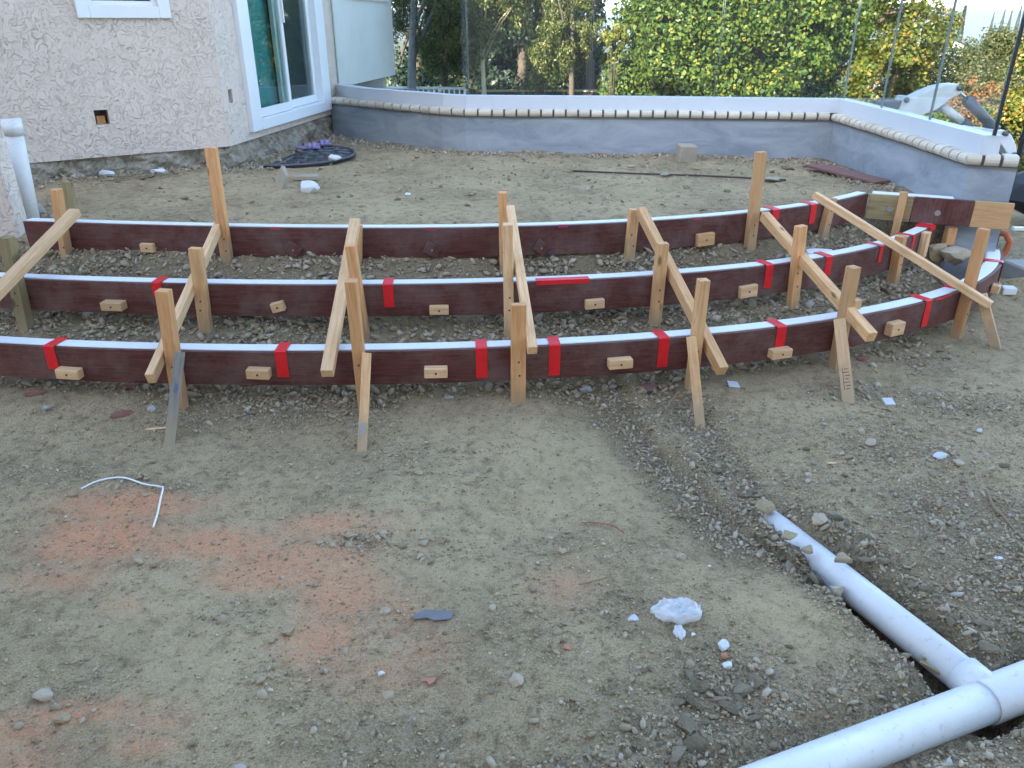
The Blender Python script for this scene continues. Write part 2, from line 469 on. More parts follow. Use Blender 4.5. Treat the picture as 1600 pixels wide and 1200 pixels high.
def gz_full(X, Y, detail=True):
    X = np.asarray(X, float); Y = np.asarray(Y, float)
    d1 = seg_dist(X, Y, LINE1, True)
    ramp = np.interp(d1, [-.7, -.1, .1, .40, .58, .9, 1.04, 1.3, 3], [0, .02, .05, .20, .23, .41, .50, .545, .55])
    terr = -.035 * smooth(5.2, 7.6, Y) + .075 * smooth(-1.9, -2.9, X) * smooth(5.0, 6.0, Y)
    ramp = np.maximum(ramp, .545 * smooth(.09, .20, seg_dist(X, Y, LINE3, True)))
    z = ramp + terr * smooth(.8, 1.3, d1)
    outm = np.maximum(smooth(0, .12, np.minimum(X - 3.06, Y - 5.05)), 0)
    back = seg_dist(X, Y, WLINE[:8], True)
    outm = np.maximum(outm, smooth(.06, .2, back) * (X < 3.1) * (Y > 7))
    z = z * (1 - outm) + far_z(X, Y) * outm
    near = (Y < 12) & (np.abs(X) < 9)
    # trenches
    db, dm, dg = seg_dist(X, Y, BRANCH), seg_dist(X, Y, MAINP), seg_dist(X, Y, GROOVE)
    wob = .03 * (fbm(X, Y, 9, 3, 5) - .5)
    sd0 = seg_dist(X, Y, BRANCH, True)
    bx, by = BRANCH[1][0] - BRANCH[0][0], BRANCH[1][1] - BRANCH[0][1]
    tb = ((X - BRANCH[0][0]) * bx + (Y - BRANCH[0][1]) * by) / (bx * bx + by * by)
    # the left bank stands off the pipe towards the tee, loose fill lies against it on the right
    z = z - .125 * smooth(.135, .08, db + wob) * smooth(.06, .40, tb) * (sd0 < 0) - .05 * smooth(.10, .06, db) * (sd0 >= 0) * smooth(.05, .3, tb)
    z = z - .05 * smooth(.15, .07, dm + wob) * (Y < 3)
    z = z - .02 * smooth(.13, .06, dg + wob)
    sdig = -seg_dist(X, Y, DIG, True)
    z = z - .038 * smooth(-.02 + wob * .6, .035 + wob * .6, sdig) * smooth(.5, .2, sdig) * (Y < 3.6)
    z = z + .020 * smooth(.26, .12, db) * smooth(.05, .09, db) * (sd0 > 0) * smooth(-.1, .1, tb)
    if detail:
        rough = .35 + .65 * grav(X, Y)
        n = (fbm(X, Y, 1.3, 3, 1) - .5) * .045 - .012 * smooth(.58, .70, fbm(X, Y, 3.3, 2, 14)) + (fbm(X, Y, 7, 3, 2) - .5) * .022 * rough
        f = (fbm(X, Y, 26, 3, 3) - .5) * .016 * rough + (fbm(X, Y, 75, 2, 4) - .5) * .006 * rough
        pit = -.006 * smooth(.62, .75, fbm(X, Y, 15, 3, 11))
        z = z + np.where(near, n + f + pit, n)
    return z

ZON = [  # gravelly places: picture column, row, height, radius across, radius in depth, weight
    (60, 560, .1, .5, .16, .8), (420, 640, 0, .55, .2, .9), (560, 640, 0, .35, .2, .8), (300, 650, 0, .3, .18, .6), (640, 720, 0, .5, .25, .35),
    (1040, 640, 0, .28, .25, 1), (1110, 720, 0, .2, .25, 1), (1180, 790, 0, .18, .2, 1), (1250, 760, 0, .3, .2, .5), (930, 620, 0, .3, .12, .7),
    (1420, 560, 0, .4, .2, .9), (1500, 640, 0, .5, .3, .55), (1400, 700, 0, .5, .3, .6), (1500, 800, 0, .45, .3, .8), (1580, 900, 0, .3, .4, .9),
    (1330, 620, 0, .3, .15, .6), (1150, 1080, 0, .22, .22, 1), (1250, 1130, 0, .2, .15, 1), (1000, 1120, 0, .25, .2, .55), (800, 1000, 0, .3, .2, .35),
    (560, 850, 0, .12, .1, .7), (380, 960, 0, .15, .1, .35), (480, 1080, 0, .25, .15, .35), (900, 850, 0, .3, .15, .35), (640, 1160, 0, .4, .15, .4),
    (700, 850, 0, .25, .12, .3), (980, 960, 0, .15, .12, .5), (60, 740, 0, .3, .12, .5), (250, 760, 0, .25, .1, .5), (100, 1080, 0, .15, .1, .3)]
ZON = [(*at(px, py, z)[:2], rx, ry, w) for px, py, z, rx, ry, w in ZON]

def grav(X, Y):
    X = np.asarray(X, float); Y = np.asarray(Y, float)
    g = np.full(X.shape, .07)
    for cx, cy, rx, ry, w in ZON:
        g = np.maximum(g, w * np.exp(-(((X - cx) / rx) ** 2 + ((Y - cy) / ry) ** 2)))
    d1 = seg_dist(X, Y, LINE1, True)
    g = np.maximum(g, .95 * smooth(.0, .12, d1) * smooth(1.12, .98, d1) * (.55 + .9 * (fbm(X, Y, 3, 3, 21) - .25)))
    dw = seg_dist(X, Y, WLINE)
    g = np.maximum(g, smooth(.55, .1, dw) * (.5 + .5 * smooth(1.0, 2.4, X)) * (d1 > .9))
    g = np.maximum(g, smooth(.5, .05, seg_dist(X, Y, [(-4.2, 5.6), (-2.43, 6.86), (-2.14, 9.1)])) * .75)
    g = np.maximum(g, smooth(.26, .12, seg_dist(X, Y, BRANCH)))
    g = np.maximum(g, smooth(.14, .05, seg_dist(X, Y, GROOVE)))
    g = np.maximum(g, smooth(.34, .16, seg_dist(X, Y, MAINP)) * .9 * (Y < 3))
    sdig = -seg_dist(X, Y, DIG, True)
    g = np.maximum(g, smooth(-.02, .05, sdig) * smooth(.30, .10, sdig) * (Y < 3.6) * .95)
    g = g * (.45 + 1.1 * fbm(X, Y, 4.5, 3, 31))
    # the bare compacted strip left of the groove
    return np.clip(g, 0, 1)

def gz(x, y):
    return float(gz_full(np.array([x]), np.array([y]))[0])

def axis(dense0, dense1, step, lo, hi, grow):
    a = list(np.arange(dense0, dense1, step))
    s = step; v = a[-1]
    while v < hi: s *= grow; v += s; a.append(v)
    s = step; v = a[0]; b = []
    while v > lo: s *= grow; v -= s; b.append(v)
    return np.array(b[::-1] + a)

t = NT('dirt'); v = t.coord()
att = t.node('VertexColor', layer_name='earth')
sep = t.node('SeparateColor', {'Color': att.outputs['Color']})
n1 = t.noise(v, 1.6, 7, .65); n2 = t.noise(v, 19, 8, .7, .4); n3 = t.noise(v, 170, 5, .75)
vo = t.node('TexVoronoi', {'Vector': v, 'Scale': 95, 'Randomness': 1.0}); vo2 = t.node('TexVoronoi', {'Vector': v, 'Scale': 230})
col = t.mix(t.ramp(n1.outputs[0], [(.36, 0.0), (.62, 1.0)]), (.335, .243, .130), (.69, .510, .290))
col = t.mix(t.ramp(n2.outputs[0], [(.36, .0), (.70, .60)]), col, (.74, .555, .34))
col = t.mix(t.ramp(n2.outputs[0], [(.27, .95), (.49, 0.0)]), col, (.165, .115, .064))  # dark hollows in the colour stand in for small shadows among crumbs
col = t.mix(t.math('MULTIPLY', sep.outputs[1], .75), col, t.mix(n2.outputs[0], (.245, .183, .105), (.47, .37, .235)))
col = t.mix(t.ramp(n3.outputs[0], [(.32, .85), (.50, 0.0)]), col, (.17, .122, .072))
col = t.mix(t.ramp(n3.outputs[0], [(.53, 0.0), (.72, .75)]), col, (.70, .57, .39))
grit = t.node('SeparateColor', {'Color': vo.outputs['Color']})
gm = t.ramp(grit.outputs[0], [(.70, 0.0), (.97, .55)])
col = t.mix(t.math('MULTIPLY', gm.outputs[0], t.math('ADD', sep.outputs[1], .30, True)), col, (.47, .41, .32))
gd = t.ramp(t.math('MULTIPLY', grit.outputs[1], t.math('MULTIPLY_ADD', sep.outputs[1], .45)), [(.60, 0.0), (.95, .65)])
gd.inputs[0].links[0].from_node.inputs[1].links[0].from_node.inputs[2].default_value = .62
col = t.mix(gd.outputs[0], col, (.125, .105, .08))
om = t.math('MULTIPLY', sep.outputs[0], t.ramp(t.noise(v, 42, 6, .75).outputs[0], [(.36, .35), (.52, 1.0)]).outputs[0])
col = t.mix(om, col, t.mix(n3.outputs[0], (.74, .33, .17), (.88, .46, .26)))
pale = t.math('MULTIPLY', sep.outputs[2], t.ramp(n2.outputs[0], [(.3, .4), (.7, 1.0)]).outputs[0])
col = t.mix(t.math('MULTIPLY', pale, .75), col, (.69, .53, .315))
h1 = t.math('MULTIPLY', n2.outputs[0], 1.0)
h2 = t.math('ADD', h1, t.math('MULTIPLY', n3.outputs[0], .35))
h3 = t.math('SUBTRACT', h2, t.math('MULTIPLY', vo.outputs['Distance'], .45))
h3 = t.math('SUBTRACT', h3, t.math('MULTIPLY', vo2.outputs['Distance'], .18))
col = t.mix(t.math('MULTIPLY', att.outputs['Alpha'], .62), col, t.mix(n2.outputs[0], (.125, .090, .052), (.31, .235, .14)))      # darker soil between the forms, in the dig and by the pipe
sx = t.node('SeparateXYZ', {'Vector': v})
yd = t.math('MULTIPLY', t.math('SUBTRACT', sx.outputs[1], 9.4), .5, True)
col = t.mix(yd, col, t.mix(n1.outputs[0], (.055, .065, .028), (.10, .105, .05)))      # grassy slope beyond the wall
M['dirt'] = t.out(col, .95, t.bump(h3, 1.0, .028), .12)

ORG = [  # spilled orange dust: column, row, radius x, radius y (m), weight
    (150, 840, .20, .13, 1.0), (210, 790, .28, .10, .7), (90, 900, .16, .08, .45), (330, 850, .32, .10, .62), (470, 880, .26, .12, .85), (540, 920, .14, .16, .8),
    (400, 905, .18, .07, .8), (500, 1000, .13, .11, .65), (130, 1110, .20, .05, .5), (30, 1140, .12, .08, .4), (250, 1130, .10, .05, .35), (880, 910, .12, .11, .30),
    (520, 820, .22, .08, .55), (620, 960, .12, .14, .4), (660, 1010, .12, .10, .3), (30, 1190, .12, .08, .4), (230, 1165, .1, .04, .4), (200, 945, .10, .05, .35), (560, 1050, .2, .1, .3)]
ORG = [(*at(a, b, 0)[:2], rx, ry, w) for a, b, rx, ry, w in ORG]
PALE = [(760, 720, .7, .45), (900, 760, .6, .4), (350, 1000, .3, .3), (250, 960, .3, .2), (1330, 770, .2, .2), (1230, 970, .12, .2), (1300, 640, .3, .12), (1500, 560, .3, .12), (640, 860, .4, .3), (960, 700, .4, .25)]
PALE = [(*at(a, b, 0)[:2], rx, ry, 1.0) for a, b, rx, ry in PALE]
def gauss(X, Y, L):
    g = np.zeros(X.shape)
    for cx, cy, rx, ry, w in L: g = np.maximum(g, w * np.exp(-(((X - cx) / rx) ** 2 + ((Y - cy) / ry) ** 2)))
    return g

xs = axis(-2.40, 2.70, .0112, -2600, 2600, 1.05)
ya = list(np.arange(.95, 3.3, .0098)); s = .0098
while ya[-1] < 9.2:
    s = min(s * 1.013, .036); ya.append(ya[-1] + s)
while ya[-1] < 3200: s *= 1.07; ya.append(ya[-1] + s)
s = .0098; yb = []; v_ = ya[0]
while v_ > -200: s *= 1.12; v_ -= s; yb.append(v_)
ys = np.array(yb[::-1] + ya)
GX, GY = np.meshgrid(xs, ys)
GZ = gz_full(GX, GY)
nx, ny = len(xs), len(ys)
idx = np.arange(nx * ny).reshape(ny, nx)
Fq = np.stack([idx[:-1, :-1], idx[:-1, 1:], idx[1:, 1:], idx[1:, :-1]], -1).reshape(-1, 4)
ground = np_mesh('ground', np.c_[GX.ravel(), GY.ravel(), GZ.ravel()], Fq, M['dirt'], smooth_=True)
tag(ground, 'bare olive dirt yard and raised terrace with gravel and orange dust', kind='structure')
ca = ground.data.color_attributes.new('earth', 'FLOAT_COLOR', 'POINT')
org = 1.9 * gauss(GX, GY, ORG) * smooth(.08, .70, fbm(GX, GY, 7, 6, 41, .62) + .26 * gauss(GX, GY, ORG))
def dark_soil(X, Y):
    d1 = seg_dist(X, Y, LINE1, True); d3 = seg_dist(X, Y, LINE3, True)
    w = smooth(-.12, .08, d1) * smooth(.10, -.02, d3) * (.55 + .9 * (fbm(X, Y, 3.5, 4, 51) - .2))
    sdig = -seg_dist(X, Y, DIG, True)
    w = np.maximum(w, smooth(-.03, .04, sdig) * smooth(.36, .10, sdig) * (Y < 3.6) * .8)
    w = np.maximum(w, smooth(.25, .06, seg_dist(X, Y, BRANCH)) * .7)
    return np.clip(w, 0, 1)
earth = np.stack([np.clip(org, 0, 1), grav(GX, GY), gauss(GX, GY, PALE) * (1 - .8 * grav(GX, GY)), dark_soil(GX, GY)], -1)
ca.data.foreach_set('color', earth.astype(np.float32).ravel())

# distant ridge
V, Fh = [], []
hx = np.linspace(-3000, 3500, 60)
rows = [(1300, -22, 0), (1500, 2, 16), (1750, 10, 26), (2300, -22, 0)]
for y, b, a in rows:
    for x in hx: V.append((x, y, b + a * float(fbm(np.array([x]), np.array([y]), .0016, 4, 9)[0])))
n = len(hx)
for j in range(len(rows) - 1):
    for i in range(n - 1): Fh.append((j * n + i, j * n + i + 1, (j + 1) * n + i + 1, (j + 1) * n + i))
hill = np_mesh('hills', np.array(V), np.array(Fh), M['hill'], smooth_=True)
tag(hill, 'low hazy hills along the horizon', kind='structure')

# ------------------------------------------------------------------ garden wall, coping, glass screen
def ring_prism(inner, outer, z0, z1, mb):
    for i in range(len(inner) - 1):
        a, b, c, d = inner[i], inner[i + 1], outer[i + 1], outer[i]
        mb.prism([(a.x, a.y, z0), (b.x, b.y, z0), (c.x, c.y, z0), (d.x, d.y, z0)], (0, 0, z1 - z0))
ZW = .85
wall = empty('garden_wall', (0, 7.9, .5), 'low grey rendered garden wall with rounded brick coping behind the terrace', 'wall')
wall.location = (0, 0, 0)
mb = MB(); LW = WALL
fr, bk = offset(LW, .045), offset(LW, .30)
nv = len(fr)
vs_, fs_ = [], []
# subdivided front so the render can carry a slightly uneven face
def strip(a, b, m):
    return [a + (b - a) * (k / m) for k in range(m)]
path = []
for i in range(nv - 1): path += strip(fr[i], fr[i + 1], max(2, int((fr[i + 1] - fr[i]).length / .12)))
path.append(fr[-1])
rowsz = [-.4, .3, .5, .6, .7, .78, .852]
for z in rowsz:
    for k, p in enumerate(path):
        w_ = (float(fbm(np.array([k * .7 + p.x]), np.array([z * 6]), 1.0, 3, 61)[0]) - .5) * .014
        vs_.append((p.x + w_ * .3, p.y + w_, z))
n = len(path)
for j in range(len(rowsz) - 1):
    for i in range(n - 1): fs_.append((j * n + i, j * n + i + 1, (j + 1) * n + i + 1, (j + 1) * n + i))
mb.add(vs_, fs_)
mb.build('wall_face', M['render'], wall, smooth_=False)
mb = MB(); ring_prism(offset(LW, .075), bk, -.4, .848, mb)
e0, e1 = offset(LW, .06)[-1], bk[-1]
mb.build('wall_core', M['render'], wall)
mb = MB(); ring_prism(offset(LW, .020), offset(LW, .145), ZW + .004, ZW + .064, mb)
mb.build('mortar_bed', M['mortar'], wall)
# bull-nose brick: profile in local (y depth, z), length along local x
def bull_mesh(L):
    prof = [(.15, .0), (.15, .068), (.040, .070)]
    for k in range(1, 7):
        a = math.pi / 2 + math.pi * k / 7
        prof.append((.036 + .036 * math.cos(a), .035 + .035 * math.sin(a)))
    prof.append((.040, .0))
    m = MB(); m.sweep([[Vector((x, y, z)) for y, z in prof] for x in (-L / 2, L / 2)])
    me = bpy.data.meshes.new('coping_brick'); me.from_pydata(m.v, [], m.f)
    bm = bmesh.new(); bm.from_mesh(me); bmesh.ops.recalc_face_normals(bm, faces=bm.faces); bm.to_mesh(me); bm.free()
    me.materials.append(M['brick']); return me
runs = [(0, 1, .13), (1, 2, .13), (2, 3, .13), (3, 4, .14), (4, 5, .14), (5, 6, .122), (6, 7, .121), (7, 8, .118), (8, 9, .118), (9, 10, .098)]
bricks = []
for i0, i1, pitch in runs:
    a, b = WALL[i0], WALL[i1]; L = (b - a).length; k = max(1, round(L / pitch)); p = L / k
    me = bull_mesh(p - .020); ang = math.atan2((b - a).y, (b - a).x)
    for j in range(k):
        c = a + (b - a) * ((j + .5) / k)
        o = bpy.data.objects.new('brick', me); COL.objects.link(o); o.parent = wall
        o.location = (c.x, c.y, ZW + .0045 + random.uniform(0, .003)); o.rotation_euler = (random.uniform(-.012, .012), 0, ang + random.uniform(-.012, .012))

ZB0, ZB1, ZG = ZW + .07, 1.045, 2.30
screen = empty('glass_screen', (0, 0, 0), 'frameless clear glass windscreen in a white base along the garden wall', 'glass screen')
GL = [WALL[0] + Vector((-.05, .28))] + WALL[1:10]
b0, b1, gc = offset(GL, .082), offset(GL, .200), offset(GL, .140)
b1[-1] = b1[-1]
for i0, i1 in ((0, 4), (4, 7), (7, 9)):
    mb = MB(); ring_prism(b0[i0:i1 + 1], b1[i0:i1 + 1], ZB0, ZB1, mb); mb.build('base_shoe', M['base_white'], screen)
def glass_run(a, b, k, gap=.012):
    d = (b - a); L = d.length; u = d.normalized(); nr = Vector((-u.y, u.x)) * .006
    for j in range(k):
        s0, s1 = a + u * (L * j / k + gap / 2), a + u * (L * (j + 1) / k - gap / 2)
        g = MB(); q = [s0 - nr, s1 - nr, s1 + nr, s0 + nr]
        g.prism([(p.x, p.y, ZB1 - .02) for p in q], (0, 0, ZG - ZB1 + .02))
        o = g.build('glass_panel', M['glass'], screen)
        for s, du in ((s0, .0028), (s1, -.0028)):
            e = MB(); q = [s - nr * 1.02, s + u * du - nr * 1.02, s + u * du + nr * 1.02, s + nr * 1.02]
            e.prism([(p.x, p.y, ZB1 - .02) for p in q], (0, 0, ZG - ZB1 + .02))
            e.build('panel_edge', M['glass_edge'], o)
glass_run(gc[0], gc[4], 1)


glass_run(gc[4], gc[7], 3); glass_run(gc[7], gc[9], 3)
e = MB(); q = gc[9]; e.box((q.x, q.y - .012, (ZB1 + ZG) / 2), (.016, .012, ZG - ZB1)); e.build('end_channel', M['black'], screen)

# ------------------------------------------------------------------ house
HC = Vector((-2.428, 6.864)); DU = Vector((.12727, .99187)); LU = Vector((-.81516, -.57924)); ZF = .735
DN = Vector((DU.y, -DU.x)); LN = Vector((-LU.y, LU.x))      # outward normals
if LN.y > 0: LN = -LN
house = empty('stucco_house', (0, 0, 0), 'beige stucco house with a white framed sliding door and small window', 'house')
def pt(o, u, n, s, d, z):
    p = o + u * s + n * d; return Vector((p.x, p.y, z))
def wall_holes(name, o, u, n, s0, s1, z0, z1, holes, mat, depth=.14):
    S = sorted({s0, s1, *[h[0] for h in holes], *[h[1] for h in holes]}); Zs = sorted({z0, z1, *[h[2] for h in holes], *[h[3] for h in holes]})
    m = MB()
    for a, b in zip(S[:-1], S[1:]):
        for c, d in zip(Zs[:-1], Zs[1:]):
            if any(h[0] <= (a + b) / 2 <= h[1] and h[2] <= (c + d) / 2 <= h[3] for h in holes): continue
            m.add([pt(o, u, n, a, 0, c), pt(o, u, n, b, 0, c), pt(o, u, n, b, 0, d), pt(o, u, n, a, 0, d)], [(0, 1, 2, 3)])
            m.add([pt(o, u, n, a, -depth, c), pt(o, u, n, b, -depth, c), pt(o, u, n, b, -depth, d), pt(o, u, n, a, -depth, d)], [(3, 2, 1, 0)])
    for h in holes:
        q = [(h[0], h[2]), (h[1], h[2]), (h[1], h[3]), (h[0], h[3])]
        for (a, c), (b, d) in zip(q, q[1:] + q[:1]):
            m.add([pt(o, u, n, a, 0, c), pt(o, u, n, b, 0, d), pt(o, u, n, b, -depth, d), pt(o, u, n, a, -depth, c)], [(0, 1, 2, 3)])
    q = [(s0, z0), (s1, z0), (s1, z1), (s0, z1)]
    for (a, c), (b, d) in zip(q, q[1:] + q[:1]):
        m.add([pt(o, u, n, a, 0, c), pt(o, u, n, b, 0, d), pt(o, u, n, b, -depth, d), pt(o, u, n, a, -depth, c)], [(0, 1, 2, 3)])
    bm_o = m.build(name, mat, house, fix=False)
    return bm_o
def obox(mb, o, u, n, s0, s1, d0, d1, z0, z1):
    q = [pt(o, u, n, s0, d0, z0), pt(o, u, n, s1, d0, z0), pt(o, u, n, s1, d1, z0), pt(o, u, n, s0, d1, z0)]
    return mb.prism(q, (0, 0, z1 - z0))
HT = 3.12
DOOR = (.50, 2.46, .84, 2.95)
wall_holes('door_wall', HC, DU, DN, 0, 2.93, ZF, HT, [DOOR, (.10, .175, 1.075, 1.185)], M['stucco'])
WIN = (.34, .94, 1.76, 2.75)
sock = (.899, .999, .975, 1.085)
wall_holes('window_wall', HC, LU, LN, 0, 3.4, ZF, HT, [WIN, sock], M['stucco'])
wall_holes('far_wall', HC, DU, DN, 2.945, 5.47, 1.0, HT, [(3.45, 5.2, 2.0, 2.95)], M['stucco_smooth'])
m = MB(); obox(m, HC, DU, DN, 2.6, 4.75, -.55, -.45, -.4, 1.0); m.build('lower_wall', M['housewall'], house)
m = MB(); obox(m, HC, DU, DN, 2.932, 2.943, -.1, .012, .9, HT); m.build('corner_trim', M['vinyl'], house)
# other walls, floor and roof closing the body of the house
Q = [HC - DN * .145, HC + DU * 5.46 - DN * .145, Vector((-9, 12.4)), Vector((-9, 3.6)), HC + LU * 3.4 - LN * .145]
m = MB()
for a, b in ((1, 2), (2, 3), (3, 4)):
    p, q = Q[a], Q[b]; w = (q - p).normalized(); k = Vector((-w.y, w.x)) * .14
    m.prism([(p.x, p.y, -.3), (q.x, q.y, -.3), (q.x + k.x, q.y + k.y, -.3), (p.x + k.x, p.y + k.y, -.3)], (0, 0, HT + .3))
m.build('side_wall', M['stucco_smooth'], house)
ro = [HC + DN * .22 + LN * .3, HC + DU * 5.75 + DN * .22, Vector((-9.4, 12.9)), Vector((-9.4, 3.2)), HC + LU * 3.9 + LN * .45]
m = MB(); c = sum(ro, Vector((0, 0))) / 5
m.add([(p.x, p.y, HT) for p in ro] + [(c.x, c.y, HT + .8)] + [(p.x, p.y, HT - .02) for p in ro], [(i, (i + 1) % 5, 5) for i in range(5)] + [(10, 9, 8, 7, 6)] + [(i, 6 + i, 6 + (i + 1) % 5, (i + 1) % 5) for i in range(5)])
m.build('roof', M['roof'], house)
# room behind the sliding door
m = MB()
obox(m, HC, DU, DN, .2, 2.8, -2.6, -2.5, .7, 3.1); obox(m, HC, DU, DN, .2, 2.8, -2.5, -.15, .78, .84); obox(m, HC, DU, DN, .2, 2.8, -2.5, -.15, 3.0, 3.05)
obox(m, HC, DU, DN, .1, .2, -2.6, -.15, .7, 3.1); obox(m, HC, DU, DN, 2.8, 2.9, -2.6, -.15, .7, 3.1)
m.build('room_shell', M['dark'], house)
m = MB(); obox(m, HC, LU, LN, .2, 1.1, -.62, -.6, 1.5, 3.0); m.build('dark_backing', M['dark'], house)  # thin dark sheet stands in for the unlit room
# rough footing under the stucco
def footing(o, u, n, s0, s1, seed):
    ns, nz = int((s1 - s0) / .022), 22; V, Fv = [], []
    S = np.linspace(s0, s1, ns); ZZ = np.linspace(ZF + .012, .25, nz)
    g1 = fbm(*np.meshgrid(S, ZZ), 6, 4, seed); g2 = fbm(*np.meshgrid(S, ZZ), 22, 3, seed + 9)
    for j, z in enumerate(ZZ):
        for i, s_ in enumerate(S):
            edge = min(1, j / 2)
            d = -.035 + edge * ((g1[j, i] - .42) * .16 + (g2[j, i] - .5) * .05) + .02 * j / nz
            p = pt(o, u, n, s_, d, z + (g2[j, i] - .5) * .02 * edge); V.append(p)
    for j in range(nz - 1):
        for i in range(ns - 1): Fv.append((j * ns + i, (j + 1) * ns + i, (j + 1) * ns + i + 1, j * ns + i + 1))
    m = MB(); m.add(V, Fv); m.build('footing', M['footing'], house)
footing(HC, DU, DN, -.02, 2.78, 70); footing(HC, LU, LN, -.02, 3.4, 80)
# sockets cut in the stucco
m = MB(); obox(m, HC, LU, LN, sock[0] - .01, sock[1] + .01, -.10, -.095, sock[2] - .01, sock[3] + .01); m.build('wall_cavity', M['rust'], house)
m = MB(); obox(m, HC, LU, LN, sock[0] + .02, sock[1] - .02, -.095, -.07, sock[2], sock[2] + .06); m.build('cavity_blocking', M['fir'], house)
m = MB(); obox(m, HC, DU, DN, .095, .18, -.08, -.075, 1.07, 1.19); m.build('outlet_box', M['rust'], house)
# sliding door
door = MB()
obox(door, HC, DU, DN, .41, .60, -.06, .045, .80, 2.95); obox(door, HC, DU, DN, 2.26, 2.50, -.06, .045, .80, 2.95)
obox(door, HC, DU, DN, .60, 2.26, -.10, .05, .80, .90); obox(door, HC, DU, DN, .60, 2.26, -.06, .045, 2.85, 2.97)
door = door.build('sliding_door', M['vinyl'], house, bevel=.004)
def sash(s0, s1, d, st):
    m = MB()
    obox(m, HC, DU, DN, s0, s0 + st, d - .02, d + .02, .905, 2.84); obox(m, HC, DU, DN, s1 - st, s1, d - .02, d + .02, .905, 2.84)
    obox(m, HC, DU, DN, s0 + st, s1 - st, d - .02, d + .02, .905, .905 + .075); obox(m, HC, DU, DN, s0 + st, s1 - st, d - .02, d + .02, 2.76, 2.84)
    m.build('sash', M['vinyl'], door, bevel=.003)
    g = MB(); obox(g, HC, DU, DN, s0 + st, s1 - st, d - .004, d + .004, .98, 2.76); g.build('pane', M['pane'], door)
sash(.605, 1.40, .005, .055); sash(1.30, 2.255, -.045, .075)
m = MB(); obox(m, HC, DU, DN, 1.36, 1.385, .026, .05, 1.7, 1.95); m.build('handle', M['vinyl'], door)
m = MB(); obox(m, HC, DU, DN, 1.39, 2.18, -.075, -.07, .985, 2.76); m.build('insect_screen', M['screen'], door)
blind = empty('vertical_blind', (HC.x, HC.y, 1.0), 'teal vertical blind hanging behind the left pane of the sliding door', 'blind')
blind.location = (0, 0, 0)
for k in range(11):
    s_ = .62 + k * .068
    m = MB(); a, b = pt(HC, DU, DN, s_, -.16, .93), pt(HC, DU, DN, s_ + .075, -.115, .93)
    cm = (a + b) / 2 + Vector((DN.x, DN.y, 0)) * .008
    q = [a, cm, b]; off = Vector((-DN.x, -DN.y, 0)) * .002
    m.prism([q[0], q[1], q[2], q[2] + off, q[1] + off, q[0] + off], (0, 0, 1.85)); m.build('slat', M['teal'], blind)
m = MB(); obox(m, HC, DU, DN, .6, 1.4, -.17, -.10, 2.79, 2.83); m.build('headrail', M['vinyl'], blind)
# small window and the window of the far wall
def window(o, u, n, h, fw, sill):
    m = MB(); s0, s1, z0, z1 = h
    e = .03
    obox(m, o, u, n, s0 - e, s0 + fw, -.08, .03, z0 - e, z1 + e); obox(m, o, u, n, s1 - fw, s1 + e, -.08, .03, z0 - e, z1 + e)
    obox(m, o, u, n, s0 + fw, s1 - fw, -.08, .03, z0 - e, z0 + fw); obox(m, o, u, n, s0 + fw, s1 - fw, -.08, .03, z1 - fw, z1 + e)
    w = m.build('window', M['vinyl'], house, bevel=.004)
    m = MB(); f2 = fw + .035
    obox(m, o, u, n, s0 + fw, s0 + f2, -.07, -.01, z0 + fw, z1 - fw); obox(m, o, u, n, s1 - f2, s1 - fw, -.07, -.01, z0 + fw, z1 - fw)
    obox(m, o, u, n, s0 + f2, s1 - f2, -.07, -.01, z0 + fw, z0 + f2); obox(m, o, u, n, s0 + f2, s1 - f2, -.07, -.01, z1 - f2, z1 - fw)
    m.build('window_sash', M['vinyl'], w, bevel=.003)
    m = MB(); obox(m, o, u, n, s0 + f2, s1 - f2, -.045, -.04, z0 + f2, z1 - f2); m.build('pane', M['pane'], w)
window(HC, LU, LN, WIN, .055, 0)
window(HC, DU, DN, (3.45, 5.2, 1.99, 2.95), .07, 0)
m = MB(); obox(m, HC, DU, DN, 3.3, 5.3, -.4, -.38, 1.9, 3.2); m.build('dark_backing', M['dark'], house)  # dark sheet in place of the unlit room behind this pane

# the wing of the same house at the photographer's back: it shades the yard
wing = empty('house_wing', (0, -3, 0), 'tall stucco wing of the house standing at the back of the yard', 'house wing')
wing.location = (0, 0, 0)
def block(x0, x1, y0, y1, h, rise):
    m = MB(); m.box(((x0 + x1) / 2, (y0 + y1) / 2, h / 2 - .2), (x1 - x0, y1 - y0, h + .4)); m.build('wall', M['stucco'], wing)
    m = MB(); e = .4; ym = (y0 + y1) / 2
    m.add([(x0 - e, y0 - e, h), (x1 + e, y0 - e, h), (x1 + e, y1 + e, h), (x0 - e, y1 + e, h), (x0 + 2, ym, h + rise), (x1 - 2, ym, h + rise)],
          [(0, 1, 5, 4), (2, 3, 4, 5), (1, 2, 5), (3, 0, 4), (3, 2, 1, 0)]); m.build('roof', M['roof'], wing)
block(-18, -6.0, -11, -2.9, 8.3, .5)
block(-6.0, 9, -11, -2.9, 7.4, .4)

